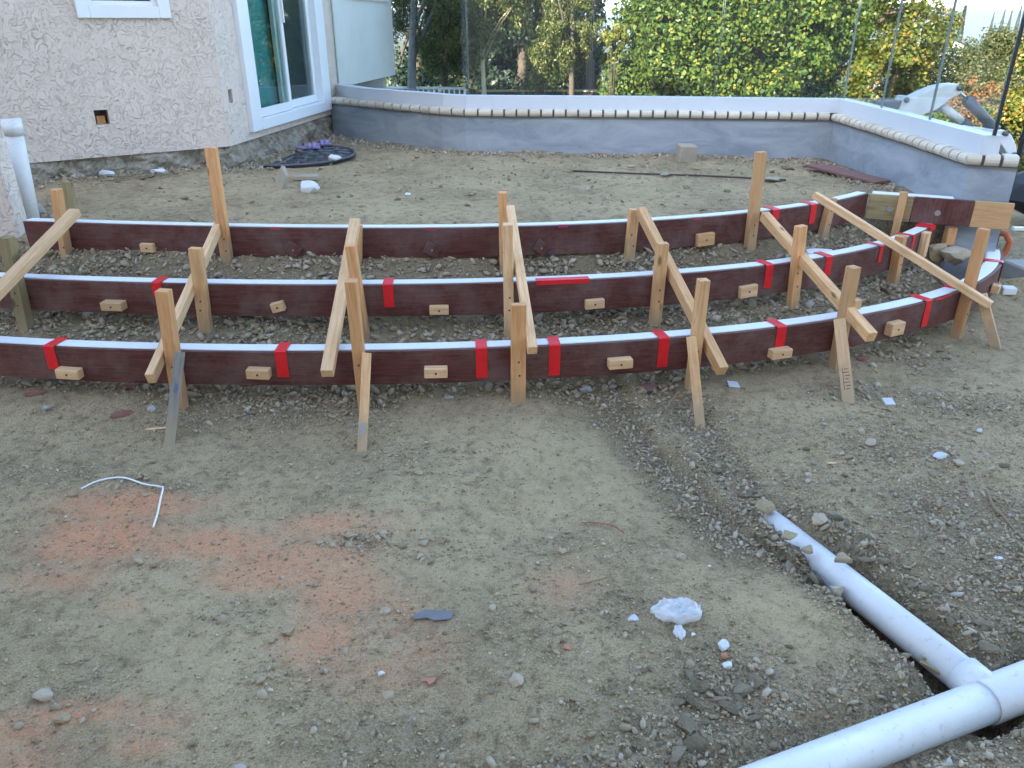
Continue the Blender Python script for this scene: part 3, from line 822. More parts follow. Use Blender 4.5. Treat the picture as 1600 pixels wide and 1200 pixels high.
# stucco stub wall with the white cap and downpipe at the left edge
stub = empty('stucco_pier', (-3.9, 4.66, .5), 'short stucco pier at the left picture edge of the terrace', 'pier')
stub.location = (0, 0, 0)
m = MB(); m.box((-4.0, 4.68, .49), (2.00, .13, 1.18)); m.build('pier_body', M['stucco'], stub, bevel=.01)
dp = empty('downpipe', (-3.06, 4.95, .5), 'white upright drainpipe with a collar beside the stucco pier', 'drainpipe')
dp.location = (0, 0, 0)
a, b = at(47, 345, .52), aty(22, 200, 4.98)
a = Vector((-3.125, 4.95, .40)); b = Vector((-3.075, 4.95, 1.16))
m = MB(); m.tube([a, b], .055, 20); m.build('pipe', M['pvc'], dp, True)
m = MB(); m.tube([b - Vector((0, 0, .09)), b + Vector((0, 0, .006))], .058, 20); m.build('pipe_collar', M['pvc'], dp, True)

# ------------------------------------------------------------------ step forms
def curve_pts(C, d, i0=0, i1=None):
    L = [Vector((p[0], p[1])) for p in C]
    return offset(L, d)[i0:i1]
def ribbon(C, d0, d1, z0, z1, name, mat, parent, rnd=False):
    A, B = curve_pts(C, d0), curve_pts(C, d1)
    rings = []
    for p, q in zip(A, B):
        if rnd:
            w = (q - p)
            rings.append([Vector((p.x, p.y, z0)), Vector((q.x, q.y, z0)), Vector((q.x, q.y, z1 - .012)), Vector(((q - w * .12).x, (q - w * .12).y, z1 - .002)), Vector(((p + w * .03).x, (p + w * .03).y, z1)), Vector((p.x, p.y, z1 - .003))])
        else:
            rings.append([Vector((p.x, p.y, z0)), Vector((q.x, q.y, z0)), Vector((q.x, q.y, z1)), Vector((p.x, p.y, z1))])
    m = MB(); m.sweep(rings); return m.build(name, mat, parent)
FW = {1: .085, 2: .078, 3: .072}
forms = {}
for b, lab in ((1, 'front curved brown step form with white foam edge, lowest of three'), (2, 'middle curved brown step form with white foam edge and red tapes'), (3, 'rear curved brown step form with white foam edge, highest of three')):
    C, z = CURVES[b]
    f = empty('step_form', (0, 0, 0), lab, 'step form', 'curved step forms')
    ribbon(C, 0, BT, z - BH, z - .002, 'board', M['board'], f)
    ribbon(C, BT + .001, BT + FW[b], z - .058, z + .003, 'foam_liner', M['foam'], f, True)
    ribbon(C, BT + .001, BT + .018, z - BH + .01, z - .060, 'backing_board', M['board'], f)
    forms[b] = f

def tape(b, px, drop, w=.055, skew=0, over=True, mat='tape', low=0):
    p, tg, nr = frame_at(b, px); z = p.z; e = .0022; fw = BT + FW[b]
    m = MB(); rows = []
    prof = []
    if over: prof += [(-fw - e, z - .05, 0), (-fw - e, z + e + .003, skew), (-.01, z + e + .003, skew * .2)]
    prof += [(e, z + e, 0), (e, z - drop * .5, 0), (e + .001, z - drop, 0)]
    rings = []
    for d, zz, sk in prof:
        q = p + nr * d; q.z = zz
        rings.append([q - tg * (w / 2 - sk), q + tg * (w / 2 + sk)])
    V = [v for r in rings for v in r]; V2 = []
    for k, r in enumerate(rings):
        o_ = Vector((0, 0, .0012)) if prof[k][0] < -.005 else nr * .0012
        V2 += [r[0] + o_, r[1] + o_]
    n = len(rings); fs = []
    for k in range(n - 1):
        fs.append((2 * k, 2 * k + 1, 2 * k + 3, 2 * k + 2)); fs.append((2 * n + 2 * k, 2 * n + 2 * k + 2, 2 * n + 2 * k + 3, 2 * n + 2 * k + 1))
        fs.append((2 * k, 2 * k + 2, 2 * n + 2 * k + 2, 2 * n + 2 * k)); fs.append((2 * k + 1, 2 * n + 2 * k + 1, 2 * n + 2 * k + 3, 2 * k + 3))
    fs.append((0, 2 * n, 2 * n + 1, 1)); fs.append((2 * n - 2, 2 * n - 1, 4 * n - 1, 4 * n - 2))
    m.add(V + V2, fs); m.build('tape_strip', M[mat], forms[b])
for px, dr in ((76, .115), (438, .128), (752, .15), (867, .155), (1038, .15), (1222, .12), (1452, .15), (1567, .13)): tape(1, px, dr, skew=random.uniform(-.006, .006))
for px, dr in ((244, .07), (606, .12), (1203, .13), (1296, .11), (1378, .10), (1428, .10)): tape(2, px, dr, w=.052 if px < 1300 else .035, skew=random.uniform(-.006, .006))
for px, dr in ((1213, .06), (1272, .12)): tape(3, px, dr, w=.055, skew=.004)
for px in (430, 674, 880, 1090): tape(3, px, .012, w=.058, mat='tape_dull', over=False)
tape(2, 1458, .02, w=.12); tape(1, 1508, .012, w=.10); tape(1, 1475, .008, w=.16, over=False)
# long strip along the edge of the middle form
A = [p for p in C2 if 822 < proj((p[0], p[1], Z2))[0] < 937]
q = np.array(A); m = MB(); rings = []
for k, p in enumerate(A):
    tg = Vector((*(A[min(k + 1, len(A) - 1)] - A[max(k - 1, 0)]), 0)).normalized(); nr = Vector((tg.y, -tg.x, 0)); p3 = Vector((p[0], p[1], 0))
    rings.append([p3 + nr * .003 + Vector((0, 0, Z2 - .018)), p3 + nr * .003 + Vector((0, 0, Z2 + .006)), p3 - nr * .042 + Vector((0, 0, Z2 + .0065)), p3 - nr * .042 + Vector((0, 0, Z2 + .005)), p3 + nr * .0015 + Vector((0, 0, Z2 + .004)), p3 + nr * .0015 + Vector((0, 0, Z2 - .018))])
m.sweep(rings); m.build('tape_strip', M['tape'], forms[2])

def cleat(b, px, py, w, h=.05, d=.045, roll=0, mat='pine', name='cleat_block', screw=True, parent=None, yaw=0):
    p, tg, nr = frame_at(b, px)
    c = atv(px, py, (p + nr * d)[:2], tg[:2])
    X, Y_, Z_ = tg, -nr, Vector((0, 0, 1))
    rot = Matrix((X, Y_, Z_)).transposed() @ Matrix.Rotation(roll, 3, 'Y') @ Matrix.Rotation(yaw, 3, 'Z')
    m = MB(); m.box((0, 0, 0), (h, d, w))      # built upright so the grain follows local Z
    r2 = rot @ Matrix.Rotation(R(90), 3, 'Y')
    o = m.build(name, M[mat], parent or forms[b], bevel=.003)
    o.matrix_world = Matrix.Translation(c - nr * (d / 2 - .001)) @ r2.to_4x4()
    if screw:
        s = MB(); s.tube([c + nr * .0005, c + nr * .003], .0055, 8); s.build('screw', M['steel'] if mat == 'board' else M['rust'], o).matrix_parent_inverse = o.matrix_world.inverted()
    return o
for px, py, w in ((104, 586, .115), (402, 586, .108), (681, 584, .11), (971, 570, .118), (1223, 554, .118)): cleat(1, px, py, w, .048, .048, roll=R(random.uniform(-2, 2)), mat='pale')
cleat(1, 1404, 515, .10, .072, .05, mat='pale'); cleat(1, 1562, 452, .06, .05, .045, mat='pale', screw=False)
cleat(2, 173, 480, .115, .045, .06, mat='pale'); cleat(2, 433, 481, .068, .05, .038, R(-14), 'pale'); cleat(2, 686, 486, .10, .046, .038, 0, 'pale')
cleat(2, 930, 476, .105, .052, .03, R(-2), 'pale'); cleat(2, 1171, 456, .11, .068, .03, R(-3), 'pale')
cleat(3, 229, 388, .082, .052, .03, 0, 'pale'); cleat(3, 1104, 375, .115, .075, .035, R(-3), 'pine')
for px, py, rl in ((458, 391, 32), (675, 391, 28), (846, 388, 38)): cleat(3, px, py, .085, .07, .022, R(rl), 'board', 'backing_plate')
cleat(2, 1449, 383, .165, .058, .045, R(90), 'pale', screw=False)

# ------------------------------------------------------------------ lumber: stakes, kickers, long braces
def lumber(name, p0, p1, w, d, face, mat, label, cat, group, point=False):
    """p0 foot, p1 head; 'face' is the outward direction of the wide front"""
    p0, p1 = Vector(p0), Vector(p1); ax = (p1 - p0); L = ax.length; z = ax.normalized()
    y = -(Vector(face) - z * Vector(face).dot(z)).normalized(); x = y.cross(z)
    m = MB()
    m.box((0, 0, L / 2), (w, d, L))
    o = m.build(name, M[mat], None, bevel=.0022)
    o.matrix_world = Matrix.Translation(p0) @ Matrix((x, y, z)).transposed().to_4x4()
    tag(o, label, cat, group)
    if cat != 'brace': o['mud'] = 1.0
    return o
def screws(o, pts, w, d):
    for z, x in pts:
        s = MB(); s.tube([(x, -d / 2 - .0004, z), (x, -d / 2 - .0025, z)], .005, 8)
        e = s.build('screw', M['rust'], o)

def stake(b, top, low, w, d, mat, label, behind=False, gap=.002, yaw=0, ground_off=.12):
    p, tg, nr = frame_at(b, low[0])
    off = -(BT + FW[b] + d / 2 + .01) if behind else d / 2 + gap
    o_ = p + nr * off; o_front = o_ + nr * (d / 2)
    P1 = atv(top[0], top[1], o_front[:2], tg[:2]) - nr * (d / 2)
    P0 = atv(low[0], low[1], o_front[:2], tg[:2]) - nr * (d / 2)
    dirn = (P0 - P1).normalized()
    g = gz(P0.x, P0.y) - ground_off
    if P0.z > g: P0 = P1 + dirn * ((P1.z - g) / -dirn.z)
    face = Matrix.Rotation(yaw, 3, 'Z') @ nr
    o = lumber('stake', P0, P1, w, d, face, mat, label, 'stake', 'wooden stakes holding the step forms')
    L = (P1 - P0).length; zt = p.z - .06 - P0.z
    screws(o, [(min(max(zt + random.uniform(-.02, .02), .05), L - .02), random.uniform(-.01, .01)), (min(max(zt - .07, .04), L - .04), random.uniform(-.012, .012))], w, d)
    return o

stake(3, (82, 297), (103, 425), .040, .062, 'fir', 'orange stake nailed to the rear form beside the stucco pier')
stake(3, (101, 284), (108, 335), .058, .038, 'old', 'weathered greenish stake standing behind the left end of the rear form', behind=True)
stake(3, (327, 231), (357, 434), .062, .040, 'fir', 'tall orange stake rising far above the rear form near the house window')
stake(3, (557, 352), (557, 434), .055, .040, 'fir', 'rear form stake hidden behind the brace left of the centre')
stake(3, (786, 302), (788, 430), .046, .062, 'fir', 'narrow brown stake at the middle of the rear form')
stake(3, (993, 328), (983, 422), .055, .045, 'pine', 'short stake on the rear form where a brace starts right of the centre')
stake(3, (1193, 238), (1172, 410), .062, .045, 'pine', 'tall stake rising high above the right half of the rear form')
stake(3, (1305, 310), (1282, 398), .056, .045, 'pine', 'rear form stake behind the upper end of the rightmost brace')
stake(2, (4, 372), (38, 525), .060, .055, 'old', 'weathered stake at the left picture edge on the middle form')
stake(2, (303, 389), (322, 537), .064, .040, 'pine', 'middle form stake in front of the tall left stake')
stake(2, (546, 385), (571, 545), .050, .062, 'fir', 'brown edge-on stake on the middle form left of the centre')
stake(2, (794, 352), (796, 532), .048, .062, 'pale', 'pale middle form stake behind the broad centre stake')
stake(2, (1038, 381), (1024, 520), .058, .045, 'pine', 'middle form stake right of the centre with nail holes in its face')
stake(2, (1256, 354), (1240, 500), .058, .045, 'fir', 'middle form stake below the tall right stake')
stake(2, (1415, 370), (1396, 472), .050, .055, 'fir', 'short stake at the right end of the middle form under the brace')
stake(1, (251, 456), (281, 655), .058, .052, 'fir', 'front form stake propped by the grey kicker')
stake(1, (547, 441), (564, 602), .052, .060, 'fir', 'front form stake left of the centre behind the grey-smeared kicker')
stake(1, (811, 477), (810, 648), .070, .040, 'fir', 'broad front stake at the centre reaching the bare dirt')
stake(1, (1103, 439), (1080, 632), .050, .050, 'pine', 'front form stake right of the centre crossed by its kicker')
s_h = stake(1, (1340, 419), (1306, 602), .052, .055, 'pine', 'front form stake carrying a small wooden block near its head')
stake(1, (1546, 359), (1502, 526), .045, .055, 'fir', 'rightmost long stake leaning against the end of the front form')
# the little block on one stake
m = MB(); m.box((.052, -.005, .47), (.045, .04, .05)); m.build('stake_block', M['pale'], s_h, bevel=.002)

def kicker(top, foot, w, d, mat, label, b=1, lean=.075):
    p, tg, nr = frame_at(b, top[0]); P1 = atv(top[0], top[1], (p + nr * (lean + .02))[:2], tg[:2])
    F0 = at(foot[0], foot[1], .0); F0 = at(foot[0], foot[1], gz(F0.x, F0.y)); F0 = F0 + (F0 - P1).normalized() * .06
    f = Vector((-F0.x * .3, -1, .25)).normalized()
    return lumber('kicker', F0, P1, w, d, f, mat, label, 'kicker', 'short kickers propping the front form')
k1 = kicker((281, 551), (265, 690), .045, .045, 'grey', 'old grey kicker with a blue mark propping the left front stake')
m = MB(); m.box((0, -.0232, .30), (.018, .001, .042)); m.build('paint_mark', m_plain('blue_mark', (.11, .12, .16), .7, .4, 90), k1)
k2 = kicker((573, 553), (566, 702), .042, .042, 'pine', 'pine kicker with a grey smear left of the broad centre stake')
m = MB(); m.box((-.004, -.0217, .15), (.022, .001, .05)); m.build('paint_mark', m_plain('grey_smear', (.30, .29, .27), .7, .3, 90), k2)
kicker((1080, 527), (1094, 664), .045, .045, 'pine', 'pine kicker leaning left against the front form right of the centre')
k4 = kicker((1312, 500), (1326, 631), .055, .045, 'pale', 'kicker with black print propping the stake that carries a block')
m = MB()
for q in range(7): m.box((.006 + .004 * math.sin(q * 2.1), -.0229, .13 + q * .017), (.016 + .006 * (q % 3), .0008, .0035))
m.box((-.010, -.0229, .18), (.0025, .0008, .11)); m.build('print_mark', m_plain('lumber_print', (.05, .04, .04), .8, .3, 90), k4)
kicker((1534, 460), (1556, 543), .05, .04, 'pale', 'pale kicker at the far right end of the front form')

def brace(a, ya, b, yb, w, d, mat, label):
    P1, P0 = aty(a[0], a[1], ya), aty(b[0], b[1], yb)
    ax = (P1 - P0).normalized(); up = Vector((0, 0, 1)); face = (up - ax * up.dot(ax)).normalized()
    return lumber('brace', P0, P1, w, d, face, mat, label, 'brace', 'long braces across the step forms')
brace((118, 331), 4.33, (-60, 515), 3.30, .060, .042, 'pale', 'long brace crossing the left picture edge down from the orange stake')
brace((342, 352), 4.36, (235, 592), 3.16, .038, .055, 'pale', 'long brace running down left from the tall orange stake')
brace((555, 346), 4.24, (511, 584), 3.16, .055, .045, 'pale', 'steep long brace left of the centre ending below the front foam edge')
brace((797, 326), 4.28, (832, 548), 3.30, .045, .05, 'pale', 'steep long brace beside the broad centre stake')
brace((1001, 329), 4.42, (1129, 580), 3.37, .048, .058, 'pine', 'long brace right of the centre reaching past the front form')
brace((1194, 337), 4.66, (1362, 527), 3.52, .050, .055, 'pine', 'long brace running down right from the tall right stake')
brace((1272, 304), 4.80, (1548, 477), 4.08, .042, .042, 'pale', 'slender rightmost brace lying across three stakes')

# straight form closing the rear step against the wall end
ef = empty('end_form', (0, 0, 0), 'straight end form of raw and brown planks against the wall end', 'step form')
E0 = Vector((C3[-1][0], C3[-1][1])); E1 = Vector(at(1583, 318, Z3)[:2]); eu = (E1 - E0).normalized(); en = Vector((eu.y, -eu.x))
def es(px, py=330):
    p = atv(px, py, E0, eu); return (Vector(p[:2]) - E0).dot(eu)
def eplank(name, px0, px1, mat, z0, z1, d0=.0, sl=0):
    s0, s1 = es(px0), es(px1); m = MB(); L = s1 - s0
    m.box((0, 0, 0), (z1 - z0, .03, L)); o = m.build(name, M[mat], ef, bevel=.002)
    c = E0 + eu * (s0 + s1) / 2 + en * (d0 - .015)
    X = Vector((0, 0, 1)); Zv = Vector((eu.x, eu.y, 0)); Yv = Zv.cross(X)
    o.matrix_world = Matrix.Translation((c.x, c.y, (z0 + z1) / 2)) @ Matrix((X, Yv, Zv)).transposed().to_4x4()
eplank('raw_plank', 1354, 1424, 'old', Z3 - BH, Z3 - .004); eplank('brown_plank', 1424.6, 1520, 'board', Z3 - BH, Z3 - .002, .004); eplank('raw_plank', 1520.5, 1583, 'pine', Z3 - BH, Z3 - .002, .002)
m = MB(); obox(m, E0, eu, en, es(1358), es(1488), -.10, -.032, Z3 - .058, Z3 + .002); m.build('foam_liner', M['foam'], ef, bevel=.006)
for px, py in ((1390, 327), (1465, 333), (1342, 330)):
    p = atv(px, py, (E0 + en * .005)[:], eu); nn = Vector((en.x, en.y, 0)); m = MB(); m.tube([p - nn * .004, p + nn * .0035], .019 if px > 1350 else .012, 16); m.build('washer', M['steel'], ef)
p = atv(1413, 300, (E0 + en * .03)[:], eu); q = atv(1394, 380, (E0 + en * .03)[:], eu)
q.z = gz(q.x, q.y) - .1
lumber('stake', q, p, .05, .04, (en.x, en.y, 0), 'pine', 'stake in front of the straight end form between raw and brown planks', 'stake', 'wooden stakes holding the step forms')

# ------------------------------------------------------------------ drain pipes in the trench
dr = empty('drain_pipe', (P_tee.x, P_tee.y, 0), 'white drain pipes joined by a tee in the shallow trench', 'drain pipe')
dr.location = (0, 0, 0)
PR = .054
m = MB(); m.tube([P_end - (P_tee - P_end).normalized() * .15 - Vector((0, 0, .056)), P_tee], PR, 32); m.build('branch_pipe', M['pvc'], dr, True)
mu = (P_m1 - P_m0).normalized(); P_m1 = P_m1 + mu * 2.2; P_m0 = P_m0 - mu * .8
m = MB(); m.tube([P_m0, P_tee - mu * .03], PR + .003, 32); m.build('main_pipe', M['pvc'], dr, True)
m = MB(); m.tube([P_tee - mu * .035, P_tee - mu * .0345, P_tee - mu * .029, P_m1], [PR + .004, PR + .0075, PR + .009, PR + .009], 32); m.build('tee_fitting', M['pvc'], dr, True)
bu = (P_end - P_tee).normalized()
m = MB(); m.tube([P_tee, P_tee + bu * .10], [PR + .005, PR + .004], 32); m.build('tee_socket', M['pvc'], dr, True)

# ------------------------------------------------------------------ stones
ICO = bmesh.new(); bmesh.ops.create_icosphere(ICO, subdivisions=1, radius=1)
icoV = np.array([v.co[:] for v in ICO.verts]); icoF = np.array([[v.index for v in f.verts] for f in ICO.faces]); ICO.free()
ICO = bmesh.new(); bmesh.ops.create_icosphere(ICO, subdivisions=4, radius=1)
ico4V = np.array([v.co[:] for v in ICO.verts]); ico4F = np.array([[v.index for v in f.verts] for f in ICO.faces]); ICO.free()
ICO = bmesh.new(); bmesh.ops.create_icosphere(ICO, subdivisions=2, radius=1)
ico2V = np.array([v.co[:] for v in ICO.verts]); ico2F = np.array([[v.index for v in f.verts] for f in ICO.faces]); ICO.free()
def rock_shape(V, flat=.7, jag=.25, cuts=5):
    V = V.copy()
    V = V * (1 + RNG.uniform(-jag, jag, (len(V), 1)) * .5)
    for _ in range(cuts):          # planar facets
        n = RNG.normal(size=3); n /= np.linalg.norm(n); k = RNG.uniform(.45, .8)
        d = V @ n; over = d > k; V[over] -= np.outer(d[over] - k, n) * .92
    return V * np.array([RNG.uniform(.85, 1.5), RNG.uniform(.55, 1.0), flat * RNG.uniform(.6, 1.15)])
SH = [rock_shape(icoV, .7, .75, 4) for _ in range(24)]
ocV = np.array([(1, 0, 0), (0, 1, 0), (-1, 0, 0), (0, -1, 0), (0, 0, 1), (0, 0, -1)], float)
ocF = np.array([(0, 1, 4), (1, 2, 4), (2, 3, 4), (3, 0, 4), (1, 0, 5), (2, 1, 5), (3, 2, 5), (0, 3, 5)])
SH8 = [ocV * RNG.uniform(.75, 1.3, (6, 1)) * np.array([1.15, .9, .75]) + RNG.uniform(-.22, .22, (6, 3)) for _ in range(24)]

def scatter(n, x0, x1, y0, y1, smin, smax, power, dens, sink=.3):
    X, Y = RNG.uniform(x0, x1, n), RNG.uniform(y0, y1, n)
    k = RNG.uniform(0, 1, n) < dens(X, Y)
    X, Y = X[k], Y[k]
    S = smin * (RNG.uniform((smin / smax) ** power, 1, len(X))) ** (-1 / power)
    Zg = gz_full(X, Y)
    return np.c_[X, Y, Zg + S * (.55 - sink)], S

def pebble_mesh(name, P, S, mat, label, fine=False):
    SH_, F0 = (SH8, ocF) if fine else (SH, icoF)
    nv0 = len(SH_[0])
    which = RNG.integers(0, len(SH_), len(P)); ang = RNG.uniform(0, 6.283, len(P))
    outV = np.empty((len(P), nv0, 3)); ca_, sa_ = np.cos(ang), np.sin(ang)
    tilt = RNG.uniform(-.6, .6, (len(P), 2))
    for w in range(len(SH_)):
        i = np.where(which == w)[0]; B = SH_[w]
        x = B[:, 0][None] * ca_[i, None] - B[:, 1][None] * sa_[i, None]; y = B[:, 0][None] * sa_[i, None] + B[:, 1][None] * ca_[i, None]; z = np.repeat(B[:, 2][None], len(i), 0) + x * tilt[i, 0:1] + y * tilt[i, 1:2]
        outV[i] = np.stack([x, y, z], -1) * S[i, None, None] + P[i, None, :]
    F = (F0[None] + (np.arange(len(P)) * nv0)[:, None, None]).reshape(-1, 3)
    o = np_mesh(name, outV.reshape(-1, 3), F, mat)
    tag(o, label, kind='stuff'); return o
def m_gravel(name, cols):
    t = NT(name); g = t.node('NewGeometry'); v = t.coord()
    r = t.ramp(g.outputs['Random Per Island'], cols); n = t.noise(v, 90, 5, .7)
    col = t.mix(t.ramp(n.outputs[0], [(.3, .0), (.7, .5)]), r.outputs[0], (.30, .255, .185))
    return t.out(col, .92, t.bump(n.outputs[0], .6, .003), .15)
M['gravel'] = m_gravel('gravel', [(0, (.20, .155, .095)), (.35, (.34, .265, .17)), (.75, (.43, .35, .24)), (.96, (.50, .42, .32)), (.975, (.50, .47, .43)), (1, (.30, .16, .11))])
M['grit'] = m_gravel('grit', [(0, (.20, .145, .08)), (.5, (.43, .325, .19)), (.85, (.55, .425, .27)), (.97, (.66, .56, .42)), (1, (.40, .22, .13))])

M['rubble'] = m_gravel('rubble', [(0, (.20, .175, .135)), (.5, (.28, .25, .205)), (.9, (.36, .34, .31)), (1, (.42, .40, .38))])
inpipe = lambda X, Y: (seg_dist(X, Y, BRANCH) < .06) | ((seg_dist(X, Y, MAINP) < .075) & (Y < 3))
wallin = lambda X, Y: (seg_dist(X, Y, WLINE, True) > -.02) & (Y > 5)
def d_grit(X, Y): return np.clip(grav(X, Y) * 1.15 + .10, 0, 1) * ~inpipe(X, Y)
P, S = scatter(105000, -2.3, 2.6, .95, 3.45, .0022, .0085, 1.5, d_grit)
pebble_mesh('grit', P, S, M['grit'], 'fine grit strewn over the dirt yard', True)
M['crumb'] = m_gravel('orange_crumbs', [(0, (.58, .24, .12)), (.5, (.74, .35, .19)), (1, (.86, .47, .29))])
def d_org(X, Y): return np.clip(1.2 * gauss(X, Y, ORG) * smooth(.26, .56, fbm(X, Y, 5, 5, 41) + .22 * gauss(X, Y, ORG)), 0, 1) ** 1.5 * .9
P, S = scatter(26000, -2.2, .9, 1.0, 2.6, .0018, .0050, 2.0, d_org)
pebble_mesh('orange_dust', P, S, M['crumb'], 'crumbly orange dust spilled over the dirt', True)
def d_gr(X, Y): return np.clip(grav(X, Y) ** 1.5, .004, 1) * ~inpipe(X, Y) * ~wallin(X, Y)
P, S = scatter(24000, -2.6, 2.9, 1.0, 3.5, .0065, .020, 2.1, d_gr)
pebble_mesh('gravel', P, S, M['gravel'], 'loose gravel in the yard and along the trench')
P, S = scatter(44000, -3.2, 3.4, 3.3, 5.4, .007, .032, 1.9, lambda X, Y: d_gr(X, Y) * (seg_dist(X, Y, LINE1, True) < 1.25) * (.35 + .65 * (seg_dist(X, Y, LINE1, True) > 0)))
pebble_mesh('gravel', P, S, M['gravel'], 'grey gravel lying between the curved step forms')
P, S = scatter(42000, -4.0, 3.0, 4.9, 9.2, .008, .034, 1.8, lambda X, Y: d_gr(X, Y) * (seg_dist(X, Y, LINE1, True) > 1.1) + .010 * (X < 2.9) * (Y < 7.8) + .75 * smooth(.34, .06, seg_dist(X, Y, WLINE)) * ~wallin(X, Y))
pebble_mesh('gravel', P, S, M['gravel'], 'gravel and chips along the foot of the grey wall')

# larger loose stones, one object each
stone_me = []
for k in range(12):
    V = rock_shape(ico2V, .68, .12, 8); me = bpy.data.meshes.new('loose_stone')
    me.from_pydata([tuple(v) for v in V], [], [tuple(int(i) for i in f) for f in ico2F])
    me.materials.append(M['rubble']); stone_me.append(me)
t = NT('loose_stone_mix'); oi = t.node('ObjectInfo'); v = t.coord(); n = t.noise(v, 3.0, 6, .7)
r = t.ramp(oi.outputs['Random'], [(0, (.22, .17, .10)), (.4, (.33, .26, .165)), (.8, (.40, .32, .22)), (1, (.50, .42, .32))])
M['stonemix'] = t.out(t.mix(t.ramp(n.outputs[0], [(.35, 0.0), (.65, .6)]), r.outputs[0], (.38, .32, .225)), .92, t.bump(n.outputs[0], .7, .15), .15)
for me in stone_me: me.materials.clear(); me.materials.append(M['stonemix'])
def loose(n, pts, smin, smax, label, group):
    """pts: function giving (x, y)"""
    for _ in range(n):
        x, y = pts(); s_ = smin * random.uniform((smin / smax) ** 1.6, 1) ** (-1 / 1.6)
        o = bpy.data.objects.new('loose_stone', random.choice(stone_me)); COL.objects.link(o)
        o.location = (x, y, gz(x, y) + s_ * .22); o.scale = (s_, s_ * random.uniform(.8, 1.1), s_ * random.uniform(.75, 1.1)); o.rotation_euler = (random.uniform(-.4, .4), random.uniform(-.4, .4), random.uniform(0, 6.28))
        tag(o, label, 'stone', group)
def along(line, side0, side1, t0=0, t1=1):
    def f():
        a, b = Vector(line[0]), Vector(line[1]); q = a + (b - a) * random.uniform(t0, t1); u = (b - a).normalized(); n = Vector((-u.y, u.x))
        p = q + n * random.uniform(side0, side1); return p.x, p.y
    return f
def around(px, py, rx, ry, z=0):
    c = at(px, py, z)
    return lambda: (random.gauss(c.x, rx), random.gauss(c.y, ry))
def polyl(line, w):
    def f():
        k = random.randrange(len(line) - 1); a, b = Vector(line[k]), Vector(line[k + 1]); p = a + (b - a) * random.random(); return p.x + random.gauss(0, w), p.y + random.gauss(0, w)
    return f
loose(30, along(BRANCH, .065, .19, .0, .95), .014, .038, 'small grey stone heaped on the right bank of the pipe trench', 'stones on the right bank of the trench')
loose(16, along(BRANCH, -.15, -.065, .0, .5), .013, .032, 'small dirt-coloured stone on the left bank of the pipe trench', 'stones on the left bank of the trench')
loose(20, polyl(GROOVE, .05), .012, .026, 'small stone in the gravel strip leading from the pipe to the step forms', 'stones in the gravel strip')
loose(28, around(1150, 1090, .14, .10), .012, .036, 'grey clod in the rubble patch left of the lower pipe', 'clods left of the lower pipe')
loose(14, along([tuple(P_m0[:2]), tuple(P_m1[:2])], -.24, -.085, .45, .95), .014, .04, 'stone lying in the bottom right corner below the pipe', 'stones below the pipe')
loose(20, around(1490, 780, .30, .26), .010, .024, 'small grey stone on the dirt right of the trench', 'stones right of the trench')
def between(d0, d1):
    def f():
        while True:
            x, y = random.uniform(-2.8, 2.7), random.uniform(3.4, 5.2)
            d = float(seg_dist(np.array([x]), np.array([y]), LINE1, True)[0])
            if d0 < d < d1: return x, y
    return f
loose(14, between(.58, .88), .018, .050, 'grey rubble stone under the rear step form', 'rubble under the rear form')
loose(10, between(.12, .40), .016, .038, 'grey rubble stone under the middle step form', 'rubble under the middle form')
for px, py, z_, n_, sz, lab in ((860, 415, .36, 22, .042, 'grey rubble heaped under the rear form right of the centre stakes'), (515, 418, .36, 14, .055, 'broken pale rubble under the rear form left of the centre'),
        (170, 412, .36, 16, .045, 'grey rubble under the rear form beside the orange stake'), (945, 500, .16, 20, .040, 'dark rubble heaped under the middle form right of the centre stakes'),
        (478, 508, .16, 18, .032, 'pale grey rubble under the middle form left of the steep brace'), (60, 500, .16, 12, .04, 'rubble under the middle form at the left picture edge'), (1420, 400, .30, 20, .05, 'dark rubble behind the right end of the middle form')):
    loose(int(n_ * .8), around(px, py, .13, .06, z_), .016, sz, lab, lab)
loose(14, around(1470, 415, .22, .16, .2), .018, .05, 'grey rubble stone between the right ends of the forms', 'rubble at the right ends')
loose(18, lambda: (random.uniform(1.9, 2.85), random.uniform(6.6, 7.5)), .016, .05, 'flat grey chip in the debris near the wall corner', 'chips near the wall corner')
loose(12, lambda: (random.uniform(-3.3, -2.7), random.uniform(5.9, 6.5)), .018, .045, 'pale rubble stone along the foot of the stucco wall', 'rubble at the stucco wall')

# ------------------------------------------------------------------ single pieces of debris
def rock(name, px, py, w, h, d, mat, label, cat='stone', z=None, flat=False, seed=0, tilt=(0, 0), sink=.25):
    """w across, d in depth, h tall (metres)"""
    st = np.random.default_rng(seed + int(px)); V = ico2V.copy()
    V = V * (1 + st.uniform(-.07, .07, (len(V), 1)))
    for _ in range(9):
        n = st.normal(size=3); n /= np.linalg.norm(n); k = st.uniform(.5, .8); dd = V @ n; ov = dd > k; V[ov] -= np.outer(dd[ov] - k, n) * .95
    V = V / np.abs(V).max(0) * np.array([w / 2, d / 2, h / 2])
    if z is None:
        p = at(px, py, 0)
        for _ in range(6): p = at(px, py, gz(p.x, p.y) + h * .3)
    else: p = at(px, py, z)
    me = bpy.data.meshes.new(name); me.from_pydata([tuple(v) for v in V], [], [tuple(int(i) for i in f) for f in ico2F])
    o = link(name, me, M[mat], None, (p.x, p.y, (gz(p.x, p.y) if z is None else z) + h * (.5 - sink)), (tilt[0], tilt[1], st.uniform(0, .6)))
    return tag(o, label, cat)
